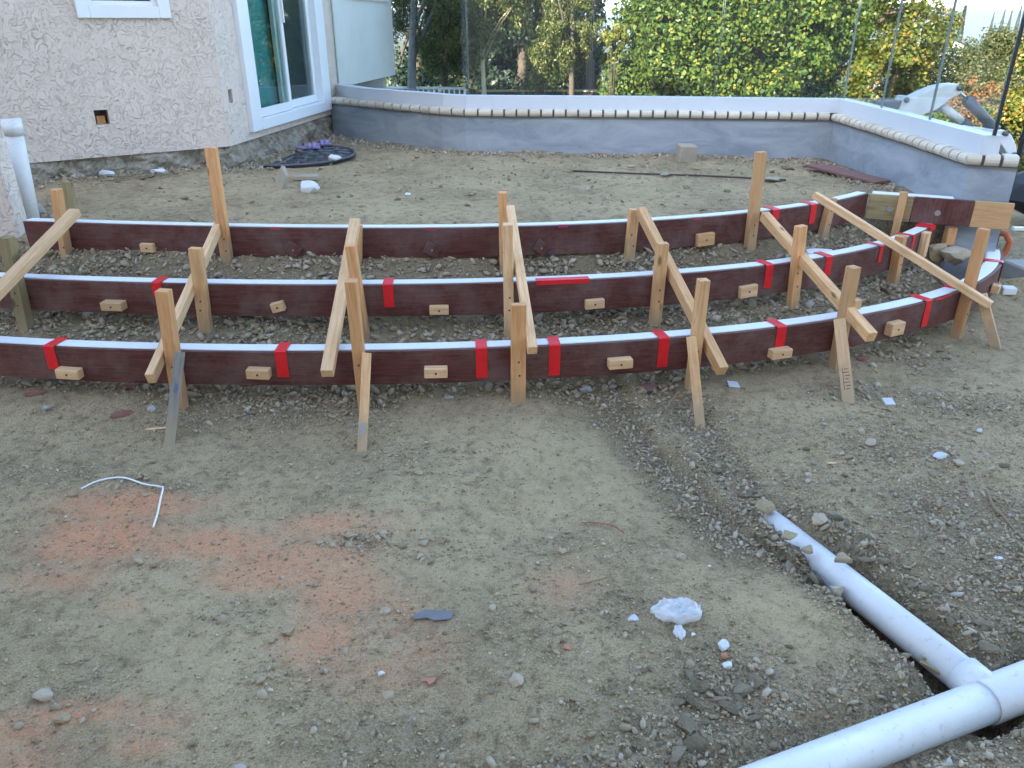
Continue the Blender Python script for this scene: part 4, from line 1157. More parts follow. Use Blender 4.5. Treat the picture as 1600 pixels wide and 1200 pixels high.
def crumple(name, px, py, w, h, d, mat, label, cat, seed, ratio=.35):
    """broken lump with a ragged outline and a folded top"""
    V = ico4V.copy(); a_ = np.arctan2(V[:, 1], V[:, 0])
    edge = 1 + ratio * (fbm(np.cos(a_) * 1.3 + seed, np.sin(a_) * 1.3, 1.6, 4, seed) - .5) * 2
    V[:, 0] *= edge; V[:, 1] *= edge
    fold = np.abs(fbm(V[:, 0] + seed, V[:, 1] * 1.5, 2.2, 4, seed + 3) - .5) * 2.6
    V[:, 2] = np.where(V[:, 2] > 0, V[:, 2] ** .6 * (.45 + fold), V[:, 2] * .5)
    V += (np.stack([fbm(V[:, 1] * 3, V[:, 2] * 3, 3, 2, seed + k) for k in (1, 2, 3)], -1) - .5) * np.array([.12, .12, .18])
    V *= np.array([w / 2, d / 2, h])
    p = at(px, py, 0)
    for _ in range(6): p = at(px, py, gz(p.x, p.y) + h * .3)
    o = np_mesh(name, V, ico4F, M[mat]); o.location = (p.x, p.y, gz(p.x, p.y) + h * .12)
    return tag(o, label, cat)
def slab(name, px, py, poly, th, mat, label, cat, z=None, tilt=(0, 0, 0), lift=.3):
    """flat chip: outline in metres (x right, y away), thickness th"""
    p = at(px, py, 0)
    for _ in range(6): p = at(px, py, gz(p.x, p.y) if z is None else z)
    m = MB(); m.prism([(x, y, -th / 2) for x, y in poly], (0, 0, th)); o = m.build(name, M[mat], None, bevel=min(.004, th * .25))
    o.location = (p.x, p.y, p.z + th * lift + .002); o.rotation_euler = tilt
    return tag(o, label, cat)
def blob_poly(w, h, n=9, seed=1, j=.2):
    st = random.Random(seed); return [(w / 2 * math.cos(6.283 * k / n) * st.uniform(1 - j, 1 + j), h / 2 * math.sin(6.283 * k / n) * st.uniform(1 - j, 1 + j)) for k in range(n)]

rock('stone', 805, 1062, .048, .034, .045, 'stonegrey', 'egg-sized grey stone alone on the dirt near the bottom centre')
rock('stone', 600, 832, .036, .02, .03, 'stonegrey', 'small pale square stone beside the gravel patch on the orange dust')
rock('stone', 656, 869, .03, .022, .026, 'stonegrey', 'small grey stone on the dirt above the blue slate chip')
rock('stone', 602, 954, .038, .028, .034, 'stonegrey', 'round grey stone just left of the blue slate chip')
rock('stone', 880, 860, .036, .026, .03, 'stonegrey', 'mauve grey stone near the thin red wire')
rock('stone', 1064, 868, .042, .026, .036, 'stonegrey', 'grey stone lying above the white plaster lump')
rock('stone', 607, 1084, .034, .024, .03, 'stonegrey', 'pinkish grey stone below the tiny white pebble')
rock('pebble', 596, 1052, .022, .016, .02, 'plaster', 'tiny white pebble left of the orange chip', 'pebble')
rock('stone', 448, 985, .05, .028, .04, 'clod', 'brown clod on the edge of the orange dust', 'clod')
rock('stone', 68, 1085, .055, .032, .045, 'stonegrey', 'pale stone on the dark dirt at the lower left')
rock('stone', 100, 1120, .05, .03, .04, 'clod', 'dirt clod on the orange dust at the lower left', 'clod')
rock('stone', 548, 838, .06, .03, .05, 'clod', 'crumbly dirt clod in the gravel patch beside the orange dust', 'clod')
rock('stone', 885, 1010, .03, .02, .026, 'terracotta', 'small reddish stone on the dirt below the centre')
rock('stone', 990, 965, .045, .012, .03, 'tile', 'flat pale chip left of the white plaster lump', 'chip')
rock('stone', 240, 638, .06, .035, .05, 'concrete', 'whitish stone in front of the grey kicker', 'stone')
rock('stone', 72, 637, .05, .03, .045, 'concrete', 'whitish stone on the dirt at the left edge below the front form')
rock('stone', 915, 608, .07, .04, .05, 'concrete', 'pale stone under the front form beside the broad centre stake')
rock('stone', 76, 404, .11, .11, .11, 'concrete', 'fist-sized whitish stone between forms beside the orange stake', sink=.1)
rock('stone', 700, 620, .06, .02, .04, 'concrete', 'flat pale stone on the dirt under the centre of the front form')
rock('stone', 1470, 711, .075, .02, .05, 'tile', 'flat pale stone at the top of a small group right of the trench')
rock('stone', 1497, 722, .05, .025, .04, 'stonegrey', 'small grey stone at the right of the group right of the trench')
rock('stone', 1530, 672, .04, .022, .03, 'tile', 'pale pebble on the dirt toward the right edge', 'pebble')
rock('stone', 1360, 690, .06, .03, .05, 'stonegrey', 'grey rubble piece below the white tile square')
crumple('plaster_lump', 1061, 954, .165, .045, .095, 'plaster', 'large crumpled white plaster lump on the gravel', 'plaster', 5)
crumple('plaster_chip', 1062, 987, .036, .014, .062, 'plaster', 'white plaster chip below the large plaster lump', 'plaster', 9)
rock('plaster_chip', 1083, 991, .018, .012, .016, 'plaster', 'tiny white plaster crumb beside the plaster chip', 'plaster')
rock('plaster_chip', 1131, 1010, .042, .028, .032, 'plaster', 'white plaster chip with a reddish piece below it', 'plaster', sink=.02)
rock('plaster_chip', 1136, 1039, .03, .018, .024, 'plaster', 'lowest small white plaster chip on the rubble', 'plaster')
rock('brick_chip', 1132, 1025, .030, .02, .02, 'terracotta', 'reddish chip between two white plaster chips', 'chip', sink=.05)
rock('plaster_chip', 1560, 872, .034, .008, .02, 'plaster', 'white flake on the dirt near the right edge', 'plaster')
rock('plaster_chip', 1108, 884, .016, .006, .012, 'plaster', 'tiny white flake right of the centre', 'plaster')
slab('slate_chip', 678, 963, [(-.065, -.02), (-.02, -.012), (.0, -.024), (.055, -.018), (.062, .012), (.04, .022), (-.03, .024), (-.06, .008)], .006, 'slate', 'dark blue slate chip with a notched edge on the dirt', 'slate chip')
slab('terracotta_chip', 670, 1065, [(-.024, .006), (.02, .012), (.018, -.004), (.004, -.016), (-.006, -.004), (-.022, -.006)], .006, 'terracotta', 'small orange terracotta chip near the bottom centre', 'chip')
slab('tile_square', 1388, 629, [(-.026, -.024), (.026, -.026), (.028, .024), (-.024, .026)], .010, 'tile', 'small pale tile square on the dirt right of the printed kicker', 'tile', tilt=(.3, 0, .1))
slab('tile_square', 1145, 602, [(-.03, -.018), (.03, -.03), (.034, .02), (-.022, .03)], .008, 'tile', 'pale tile piece beside the right centre kicker', 'tile', tilt=(.25, .1, .2))
rock('brick_fragment', 190, 646, .11, .030, .05, 'redbrick', 'dark red brick fragment left of the grey kicker', 'brick fragment', sink=.3)
rock('brick_fragment', 208, 603, .12, .030, .05, 'redbrick', 'flat reddish fragment under the front form at the left', 'brick fragment', sink=.3)
rock('brick_fragment', 1008, 606, .16, .030, .09, 'redplank', 'flat red brown fragment under the front form right of the centre', 'brick fragment', sink=.3)
rock('brick_fragment', 1350, 559, .1, .030, .05, 'redbrick', 'dark red fragment under the front form beside the block stake', 'brick fragment', sink=.3)
rock('brick_fragment', 55, 613, .1, .030, .05, 'redbrick', 'dull red fragment at the left edge below the front form', 'brick fragment', sink=.3)
slab('wood_chip', 1300, 725, blob_poly(.045, .016, 7, 9), .006, 'pale', 'short pale wood chip on the dirt right of the trench', 'wood chip')
slab('wood_chip', 1115, 1094, [(-.05, .0), (.03, .012), (.05, .0), (.0, -.008)], .006, 'twig', 'grey wood sliver in the rubble at the bottom', 'wood chip')
slab('wood_chip', 246, 672, [(-.05, -.01), (.05, .012), (.048, .022), (-.05, .004)], .008, 'pale', 'pale wood splinter lying before the grey kicker', 'wood chip')
slab('dirt_clod', 1316, 876, [(-.035, -.012), (.03, -.016), (.012, .03), (-.006, .026)], .02, 'clod', 'triangular dirt clod sitting on top of the branch pipe', 'clod', z=AX + .062)
rock('dirt_clod', 1232, 838, .07, .03, .05, 'clod', 'dirt crumbled over the buried end of the branch pipe', 'clod', z=.02)
rock('dirt_clod', 1196, 796, .08, .05, .06, 'clod', 'dirt clod in front of the buried tip of the branch pipe', 'clod', z=-.015)
rock('dirt_clod', 1262, 862, .06, .03, .04, 'clod', 'dirt clod against the left side of the branch pipe', 'clod', z=.0)
rock('stone', 1303, 928, .085, .05, .06, 'stonegrey', 'large grey stone wedged left of the branch pipe', 'stone', z=-.04)
rock('stone', 1281, 810, .075, .045, .05, 'stonegrey', 'flat-topped grey stone at the upper end of the branch pipe')
# wooden and other remnants between the forms
m = MB(); m.box((0, 0, 0), (.07, .05, .06)); o = m.build('brown_offcut', M['board'], None, bevel=.003); p = at(390, 528, .12); o.location = (p.x, p.y, gz(p.x, p.y) + .03); o.rotation_euler = (0, .2, .2); tag(o, 'dark brown board offcut between the front and middle forms', 'offcut')
m = MB(); m.box((0, 0, 0), (.15, .06, .05)); o = m.build('brown_offcut', M['board'], None, bevel=.003); p = at(8, 490, .15); o.location = (p.x, p.y, gz(p.x, p.y) + .03); o.rotation_euler = (.2, .1, .4); tag(o, 'brown board offcut at the left edge under the middle form', 'offcut')
m = MB(); m.box((0, 0, 0), (.045, .045, .04)); o = m.build('black_cube', M['black'], None, bevel=.003); p = at(689, 515, .15); o.location = (p.x, p.y, gz(p.x, p.y) + .02); tag(o, 'small black cube on the dirt between the front and middle forms', 'block')
m = MB(); m.prism([(-.085, -.02, 0), (.04, -.06, 0), (.10, .05, 0), (.0, .075, 0), (-.07, .06, 0)], (0, 0, .06)); o = m.build('foam_offcut', M['foam'], None, bevel=.006); p = at(1282, 388, .42); o.location = (p.x, p.y, gz(p.x, p.y)); tag(o, 'white foam offcut under the rear form by the right stake', 'foam offcut')
# terrace
m = MB(); a, b = at(893, 265, .54), at(1228, 281, .54); a.z = gz(a.x, a.y) + .012; b.z = gz(b.x, b.y) + .012
m.tube([a, a + (b - a) * .3, a + (b - a) * .65 + Vector((0, 0, .006)), b], .0075, 8); tag(m.build('steel_rod', M['rust'], None, True), 'long dark steel rod lying on the terrace', 'rod')
p = at(1072, 246, .55); m = MB(); m.box((0, 0, 0), (.17, .15, .16)); o = m.build('concrete_block', M['tan'], None, bevel=.012); o.location = (p.x, p.y, gz(p.x, p.y) + .07); o.rotation_euler = (.03, .04, .1); tag(o, 'rough concrete cube in front of the grey wall', 'concrete block')
a, b = at(1270, 263, .53), at(1378, 292, .53); u_ = (b - a).normalized(); m = MB(); m.box((0, 0, 0), ((b - a).length, .15, .022)); o = m.build('red_plank', M['redplank'], None, bevel=.003); c = (a + b) / 2; o.location = (c.x, c.y, gz(c.x, c.y) + .036); o.rotation_euler = (.05, -.01, math.atan2(u_.y, u_.x)); tag(o, 'dusty red brown plank lying along the foot of the right wall', 'plank')
rock('stone', 1205, 281, .17, .03, .12, 'tan', 'flat tan stone at the right end of the steel rod', z=.535)
rock('stone', 985, 261, .10, .03, .06, 'tan', 'flat stone beside the middle of the steel rod', z=.535)
rock('stone', 1040, 273, .12, .03, .06, 'tan', 'two-toned flat stone touching the steel rod', z=.535)
rock('plaster_lump', 481, 293, .17, .11, .14, 'plaster', 'white broken plaster piece on the terrace beside a tan slab', 'plaster')
slab('tan_slab', 480, 279, [(-.10, -.06), (.10, -.05), (.09, .06), (-.09, .05)], .035, 'tan', 'flat tan slab behind the white plaster piece', 'slab', z=.55)
m = MB(); m.prism([(-.045, 0, 0), (.055, 0, -.01), (.05, 0, .14), (-.03, 0, .20), (-.055, 0, .12)], (0, .035, 0)); o = m.build('broken_slab', M['tan'], None, bevel=.004); p = at(432, 294, .55); o.location = (p.x, p.y, gz(p.x, p.y) - .02); o.rotation_euler = (-.35, .15, -.75); tag(o, 'broken flat slab leaning upright on the terrace by the mat', 'slab')
rock('stone', 636, 306, .07, .03, .06, 'plaster', 'small white crumb on the middle of the terrace', 'plaster', z=.545)
for k, (px, py, w, lab) in enumerate(((168, 274, .12, 'white plaster lump left of two at the foot of the stucco wall'), (246, 270, .13, 'white plaster lump right of two at the foot of the stucco wall'))): rock('plaster_lump', px, py, w, .06, .07, 'plaster', lab, 'plaster', z=.60, seed=k)
# rubber mat with raised scrolls
MC = Vector((-2.13, 7.66)); MR = .66
mat_o = empty('door_mat', (MC.x, MC.y, gz(MC.x + .3, MC.y) + .02), 'black half-round rubber mat with raised scroll pattern before the sliding door', 'door mat', rz=math.atan2(DU.y, DU.x) - math.pi)
NR = 32
arc = [(MR * math.cos(math.pi * k / NR), MR * .92 * math.sin(math.pi * k / NR)) for k in range(NR + 1)]
m = MB(); m.prism([(x, y, 0) for x, y in arc], (0, 0, .016)); m.build('mat_base', M['black'], mat_o)
m = MB(); rim = [Vector((x * .97, y * .97 + .008, .017)) for x, y in arc]; m.tube(rim, .012, 6); m.build('mat_rim', M['dust'], mat_o)
for ring, n_ in ((.80, 9), (.56, 6), (.32, 4)):
    for k in range(n_):
        a0 = math.pi * (k + .15) / n_; a1 = math.pi * (k + .85) / n_; P_ = []
        for q in range(9):
            f = q / 8; a_ = a0 + (a1 - a0) * f; r_ = MR * (ring + .10 * math.sin(f * 2 * math.pi)); P_.append(Vector((r_ * math.cos(a_), r_ * .92 * math.sin(a_), .017)))
        m = MB(); m.tube(P_, .009, 5); m.build('scroll_ridge', M['dust'], mat_o)
def slipper(x, y, rz, z, label):
    s = empty('slipper', (x, y, z), label, 'slipper', 'lilac slippers on the mat', rz)
    sole = []
    for zz, k in ((0, .94), (.012, 1.0), (.026, .98)):
        sole.append([Vector((.125 * math.cos(t_) * k, (.045 + .008 * math.cos(t_)) * math.sin(t_) * k, zz + .008 * max(0, -math.cos(t_)))) for t_ in [2 * math.pi * i / 20 for i in range(20)]])
    m = MB(); m.sweep(sole); m.build('sole', M['lilac'], s, True)
    for x0 in (.018, .066):
        rings = []
        for i in range(9):
            a_ = math.pi * i / 8; c_, s2 = math.cos(a_), math.sin(a_)
            rings.append([Vector((x0 + dx, c_ * (.050 + dr_), .012 + s2 * (.042 + dr_))) for dx, dr_ in ((-.021, 0), (.021, -.003), (.022, .003), (.0, .008), (-.022, .006))])
        m = MB(); m.sweep(rings); m.build('strap', M['lilac'], s, True)
pz = mat_o.location.z + .022
q = at(481, 233, pz); slipper(q.x, q.y, .2, pz, 'lilac slipper nearer the camera on the black mat')
q = at(500, 228, pz); slipper(q.x, q.y, .45, pz, 'lilac slipper farther back on the black mat')
rock('crumpled_paper', 522, 249, .14, .06, .08, 'paper', 'crumpled white paper on the front edge of the black mat', 'paper', z=pz + .005, seed=4)
# cables, twigs
def strand(name, pts, r, mat, label, cat, dz=.009):
    P_ = []
    for px, py, *h in pts:
        p = at(px, py, 0); p = at(px, py, gz(p.x, p.y)); p.z += dz + (h[0] if h else 0); P_.append(p)
    Q_ = []
    for i in range(len(P_) - 1):
        p0, p1, p2, p3 = P_[max(i - 1, 0)], P_[i], P_[i + 1], P_[min(i + 2, len(P_) - 1)]
        for k in range(6):
            t_ = k / 6; Q_.append(.5 * ((2 * p1) + (p2 - p0) * t_ + (2 * p0 - 5 * p1 + 4 * p2 - p3) * t_ * t_ + (3 * p1 - p0 - 3 * p2 + p3) * t_ ** 3))
    Q_.append(P_[-1]); m = MB(); m.tube(Q_, r if not isinstance(r, tuple) else [r[0] + (r[1] - r[0]) * i / (len(Q_) - 1) for i in range(len(Q_))], 7)
    return tag(m.build(name, M[mat], None, True), label, cat)
strand('white_cable', [(127, 766, -.003), (155, 754), (192, 749), (225, 759), (250, 765, .006), (256, 769, .01), (252, 785, .006), (247, 805), (240, 827)], .0036, 'vinyl', 'bent white plastic cable on the orange dust at the left', 'cable')
strand('red_wire', [(908, 820), (935, 820), (958, 825), (975, 836)], .0015, 'tape_dull', 'short thin red wire on the dirt right of the centre', 'wire')
strand('twig', [(1540, 770, .004), (1552, 795), (1567, 812, .004), (1585, 832), (1602, 848)], (.006, .004), 'twig', 'bare brown twig on the dirt at the right edge', 'twig')
strand('twig', [(1265, 1132), (1285, 1122, .004), (1308, 1110)], .003, 'twig', 'thin twig in the rubble above the lower pipe', 'twig')
strand('twig', [(905, 917), (925, 912), (948, 906)], .002, 'twig', 'short dark twig on the dirt below the red wire', 'twig')
for k, (a, b, lab) in enumerate((((1432, 1026), (1500, 1062), 'topmost yellow dry cane in the trench by the tee'), ((1440, 1036), (1494, 1064), 'middle yellow dry cane in the trench by the tee'), ((1436, 1042), (1480, 1070), 'lowest yellow dry cane in the trench by the tee'))):
    strand('dry_cane', [(*a, .012), (*b, .012)], .004, 'straw', lab, 'cane')
strand('cable', [(1272, 895, .0), (1285, 910, .006), (1300, 930, .004)], .0035, 'dust', 'dark cable end beside the wedged stone in the trench', 'cable')

# ------------------------------------------------------------------ right corner
p = Vector((3.24, 5.04, 0)); m = MB()
P_ = [aty(1562, 364, 5.25), aty(1572, 366, 5.22), aty(1578, 378, 5.2), aty(1573, 390, 5.2), aty(1564, 402, 5.2), aty(1558, 418, 5.2)]
m.tube(P_, .022, 12); tag(m.build('orange_hose', M['orange'], None, True), 'bent orange hose sticking up behind the wall end', 'hose')
p = at(1620, 430, .06); m = MB(); m.prism([(-.20, -.25, 0), (.5, -.32, 0), (.55, .22, 0), (-.15, .18, 0)], (0, 0, .13)); o = m.build('concrete_slab', M['concrete'], None, bevel=.012); o.location = (p.x, p.y, gz(p.x, p.y) - .02); o.rotation_euler = (.0, .03, .2); tag(o, 'pale concrete slab at the right edge beyond the front form', 'slab')
m = MB(); m.prism([(-.05, -.03, 0), (.04, -.04, 0), (.05, .03, 0), (-.03, .045, 0)], (0, 0, .05)); o = m.build('foam_offcut', M['foam'], None, bevel=.006); p = at(1577, 446, .08); o.location = (p.x, p.y, gz(p.x, p.y)); tag(o, 'small white foam offcut at the right end of the front form', 'foam offcut')
rock('wall_footing', 1492, 408, .26, .14, .16, 'stonegrey', 'broken dark concrete footing below the wall end', 'concrete lump', z=.26)
rock('dark_lump', 1462, 402, .18, .16, .14, 'clod', 'dark earth lump beside the middle form end', 'clod', z=.27)
m = MB(); m.prism([(-.03, 0, 0), (.03, 0, 0), (.03, .06, 0), (-.03, .06, 0)], (0, 0, .12)); o = m.build('wood_offcut', M['fir'], None, bevel=.003); p = aty(1487, 370, 5.12); o.location = p; o.location.z -= .06; tag(o, 'orange wood offcut hanging under the straight end form', 'offcut')
# black rubbish heap and post beyond the wall end
rock('black_sacks', 1625, 345, .9, .55, .7, 'black', 'black plastic heap beyond the wall end at the right edge', 'heap', z=.05, sink=.1)
m = MB(); m.box((0, 0, 0), (.9, .03, .02)); o = m.build('white_batten', M['vinyl'], None); p = aty(1598, 357, 5.35); o.location = p + Vector((.38, 0, 0)); tag(o, 'white batten across the black heap at the right edge', 'batten')
m = MB(); a = aty(1594, 235, 6.2); b = aty(1574, 352, 6.2); m.tube([Vector((a.x, a.y, 2.2)), Vector((a.x, a.y, -.2))], .022, 8); tag(m.build('black_post', M['black'], None), 'thin black post beyond the wall end', 'post')

# ------------------------------------------------------------------ excavator arm behind the right glass
ex = empty('excavator_arm', (0, 0, 0), 'white digging arm with grey cylinders standing behind the right glass', 'excavator')
EY = 8.4
def ep(px, py, dy=0): return aty(px, py, EY) + Vector((0, dy, 0))
def plate(name, pts, y0, y1, mat):
    m = MB(); m.prism([ep(x, y) + Vector((0, y0, 0)) for x, y in pts], (0, y1 - y0, 0)); return m.build(name, M[mat], ex, bevel=.008)
plate('boom', [(1396, 176), (1403, 160), (1407, 150), (1414, 149), (1422, 151), (1440, 142), (1458, 135), (1474, 131), (1490, 130), (1497, 137), (1492, 146), (1478, 153), (1470, 160), (1456, 170), (1430, 180), (1412, 186)], -.10, .10, 'whitepaint')
plate('boom_root', [(1368, 158), (1385, 157), (1404, 156), (1400, 168), (1392, 176), (1385, 230), (1362, 230)], -.08, .08, 'darksteel')
m = MB(); m.tube([ep(1470, 165), ep(1502, 190)], .044, 14); m.build('cylinder', M['whitepaint'], ex, True)
m = MB(); m.tube([ep(1502, 190), ep(1514, 199)], .052, 14); m.build('cylinder_cap', M['darksteel'], ex, True)
m = MB(); m.tube([ep(1492, 137), ep(1513, 158)], .020, 12); m.build('piston_rod', M['steel'], ex, True)
m = MB(); m.tube([ep(1510, 155), ep(1556, 203)], .052, 14); m.build('cylinder', M['darksteel'], ex, True)
plate('stick', [(1500, 194), (1520, 198), (1548, 201), (1564, 202), (1575, 210), (1582, 226), (1584, 246), (1572, 248), (1564, 232), (1552, 216), (1530, 210), (1500, 204)], -.07, .07, 'whitepaint')
m = MB()
for px, py, r_ in ((1491, 136, .03), (1409, 155, .026), (1563, 207, .024), (1578, 240, .026)): m.tube([ep(px, py, -.115), ep(px, py, .115)], r_, 12)
m.build('pivot_pins', M['darksteel'], ex, True)
m = MB(); b0_ = ep(1574, 246); bp = []
for k in range(9):
    a_ = R(80 + 200 * k / 8); bp.append(Vector((b0_.x - .05 + .34 * math.cos(a_), EY - .22, b0_.z - .42 + .40 * math.sin(a_))))
inn = [p + (Vector((b0_.x - .05, p.y, b0_.z - .42)) - p) * .06 for p in bp]
m.prism(bp + inn[::-1], (0, .44, 0)); m.build('bucket', M['darksteel'], ex)
m = MB(); m.box((ep(1374, 230).x - .1, EY, .1), (.5, .7, .75)); m.build('machine_body', M['darksteel'], ex, bevel=.04)

# ------------------------------------------------------------------ fences beyond
rl = empty('white_railing', (0, 0, 0), 'low white metal railing seen through the left glass', 'railing')
ra, rb = aty(588, 137, 13.0), aty(726, 138, 13.0)
m = MB(); m.tube([ra, rb], .022, 6); m.build('top_rail', M['vinyl'], rl)
m = MB(); m.tube([ra - Vector((0, 0, .85)), rb - Vector((0, 0, .85))], .02, 6); m.build('bottom_rail', M['vinyl'], rl)
nb = 17
for k in range(nb + 1):
    c = ra + (rb - ra) * (k / nb); m = MB(); r_ = .02 if k in (0, nb) else .011; m.tube([c - Vector((0, 0, 1.05 if k in (0, nb) else .85)), c], r_, 6); m.build('post' if k in (0, nb) else 'baluster', M['vinyl'], rl)
tf = empty('timber_fence', (0, 0, 0), 'low dark timber fence with a pale cap behind the left glass', 'fence')
fa, fb = aty(748, 142, 13.6), aty(955, 142, 13.6)
m = MB(); m.box((fa + fb) / 2, ((fb - fa).length, .09, .03)); m.build('cap_rail', M['palebark'], tf)
for k in range(14):
    c = fa + (fb - fa) * ((k + .5) / 14); m = MB(); m.box(c - Vector((0, 0, .48)), ((fb - fa).length / 14 - .012, .03, .9)); m.build('fence_board', M['bark'], tf)

# ------------------------------------------------------------------ trees
def leaf_mesh(name, centers, normals, size, aspect, mat, parent, droop=0):
    n = len(centers)
    up = RNG.normal(size=(n, 3)); up[:, 2] -= droop * 2
    u = up - normals * (up * normals).sum(1, keepdims=True); u /= np.linalg.norm(u, axis=1, keepdims=True) + 1e-9
    w = np.cross(normals, u); s = (size * RNG.uniform(.6, 1.35, n))[:, None]
    a = centers - u * s * .5; b = centers + w * s * .5 * aspect + normals * s * .10; c = centers + u * s * .5 - normals * s * .06; d = centers - w * s * .5 * aspect + normals * s * .10
    V = np.stack([a, b, c, d], 1).reshape(-1, 3); F = np.arange(4 * n).reshape(-1, 4)
    return np_mesh(name, V, F, mat, parent)
def tree(name, label, cat, x, y, zc, rx, ry, rz, n, leaf, size, aspect=.55, clumps=26, droop=0, trunk=None, trunkmat='bark', tr=.08, group=None, clump_r=.30, lean=0, limbs=4, shell=.55, cx=0):
    n, size, clumps = int(n * (1.6 if name == 'background_tree' else 3.2)), size * (.66 if name == 'background_tree' else .55), int(clumps * 1.25)
    zg = float(far_z(np.array([x]), np.array([y]))[0])
    t_ = empty(name, (x, y, zg), label, cat, group)
    loc = Vector((x, y, zg))
    # clump centres inside the crown, weighted to the outside
    D = RNG.normal(size=(clumps, 3)); D /= np.linalg.norm(D, axis=1, keepdims=True)
    rad = RNG.uniform(shell, 1, clumps)[:, None] ** .7
    CC = D * rad * np.array([rx, ry, rz]) * .85 + np.array([cx, 0, zc - zg])
    cr = clump_r * min(rx, rz) * RNG.uniform(.65, 1.35, clumps)
    which = RNG.integers(0, clumps, n)
    off = RNG.normal(size=(n, 3)); ol = np.linalg.norm(off, axis=1, keepdims=True); off /= ol
    off *= (RNG.uniform(0, 1, (n, 1)) ** .45) * cr[which][:, None]
    off[:, 2] *= 1 + droop * .9; off[:, 2] -= droop * np.abs(off[:, 2]) * .5
    P = CC[which] + off
    nr = off / (np.linalg.norm(off, axis=1, keepdims=True) + 1e-9) * .8 + RNG.normal(size=(n, 3)) * .55 + np.array([0, 0, .35])
    nr /= np.linalg.norm(nr, axis=1, keepdims=True)
    keep = (fbm(P[:, 0] + P[:, 1] * .45 + x, P[:, 2] + y, 2.4, 3, int(abs(x) * 100) + 3) > (.35 if leaf == 'bright' else .40)) & (P[:, 2] > .03)
    P, nr = P[keep], nr[keep]
    leaf_mesh('crown', P, nr, size, aspect, LEAF[leaf], t_, droop)
    top = zc - zg + rz * .4
    m = MB(); pts = [Vector((0, 0, -.3)), Vector((.03 + lean * .3, .02, top * .35)), Vector((lean * .7, -.02, top * .7)), Vector((lean, 0, top))]
    m.tube(pts, [tr, tr * .85, tr * .6, tr * .25], 10); tk = m.build('trunk', M[trunkmat], t_, True)
    for k in range(limbs):
        c = Vector(CC[int(RNG.integers(0, clumps))]); f = random.uniform(.35, .8); b_ = Vector((lean * f, 0, top * f)); md = (b_ + c) / 2 + Vector((0, 0, .1)); m = MB(); m.tube([b_, md, c], [tr * .4, tr * .28, tr * .1], 6); m.build('limb', M[trunkmat], tk, True)
    return t_
def X(px, y): return aty(px, 60, y).x
# dark and olive group on the left
G1 = 'trees beyond the glass on the left'
tree('olive_tree', 'olive-leaved tree with a thick grey trunk beside the house corner', 'tree', X(626, 12.9), 12.9, 2.2, .85, .9, 1.35, 12000, 'willow', .10, .30, 30, .5, trunkmat='greybark', tr=.085, group=G1, cx=.85, lean=.3)
tree('olive_tree', 'drooping olive tree left of the first glass joint', 'tree', X(690, 13.6), 13.6, 2.2, 1.0, 1.0, 1.35, 13000, 'willow', .10, .30, 30, .6, tr=.07, group=G1)
tree('olive_tree', 'yellowish drooping tree with a slim pale trunk', 'tree', X(752, 12.4), 12.4, 2.35, .75, .9, .95, 10000, 'willow', .105, .32, 26, .6, trunkmat='palebark', tr=.045, group=G1)
tree('olive_tree', 'sunlit drooping tree in the middle of the left group', 'tree', X(842, 13.0), 13.0, 2.0, .85, .9, 1.15, 15000, 'willow', .105, .32, 34, .7, tr=.09, group=G1)
tree('olive_tree', 'sunlit drooping tree beside the second glass joint', 'tree', X(893, 12.4), 12.4, 1.95, .5, .6, 1.05, 9000, 'willow', .10, .32, 24, .7, tr=.05, group=G1)
tree('dark_evergreen', 'dark evergreen standing between the olive and bright green trees', 'tree', X(922, 15), 15, 1.9, .42, .6, 2.6, 12000, 'dark', .09, .5, 36, .2, tr=.1, group=G1)
G2 = 'dark background trees'
for k, (px, y, lab) in enumerate(((650, 18, 'dark background tree behind the house corner'), (735, 19, 'dark background tree behind the slim pale trunk'), (815, 18, 'dark background tree behind the sunlit drooping trees'), (872, 19.5, 'dark background tree left of the sky gap'), (1085, 18, 'dark background tree behind the bright green hedge'), (1170, 19, 'dark background tree behind the middle of the hedge'), (1260, 19, 'dark background tree behind the gold tree edge'))):
    tree('background_tree', lab, 'tree', X(px, y), y, 1.6 + .2 * (k % 2), 1.35, 1.0, 2.6 if px < 1000 else 1.5, 8000, 'dark', .17, .6, 34, .1, tr=.14, group=G2, clump_r=.34)
# bright broad-leaved hedge trees
G3 = 'bright green trees in the middle'
tree('broadleaf_tree', 'bright green broad-leaved tree with a yellow patch right of the sky gap', 'tree', X(1012, 12.4), 12.4, 1.1, .80, .8, .95, 8500, 'bright', .105, .72, 40, .1, tr=.07, group=G3, clump_r=.36)
tree('broadleaf_tree', 'bright green broad-leaved tree below the third glass joint', 'tree', X(1085, 11.6), 11.6, 1.6, .95, .8, 1.5, 13000, 'bright', .105, .72, 46, .1, tr=.08, group=G3, clump_r=.34)
tree('broadleaf_tree', 'bright green broad-leaved tree right of the third glass joint', 'tree', X(1190, 11.4), 11.4, 1.75, .95, .8, 1.6, 14000, 'bright', .105, .72, 46, .1, tr=.08, group=G3, clump_r=.34)
tree('broadleaf_tree', 'bright green broad-leaved tree touching the gold tree', 'tree', X(1270, 12.2), 12.2, 1.5, .75, .8, 1.3, 9000, 'bright', .10, .72, 36, .1, tr=.07, group=G3, clump_r=.34)
tree('gold_shrub', 'small yellow shrub top beside the sky gap', 'shrub', X(962, 11.7), 11.7, 1.50, .22, .25, .20, 900, 'gold', .09, .7, 10, .1, tr=.02)
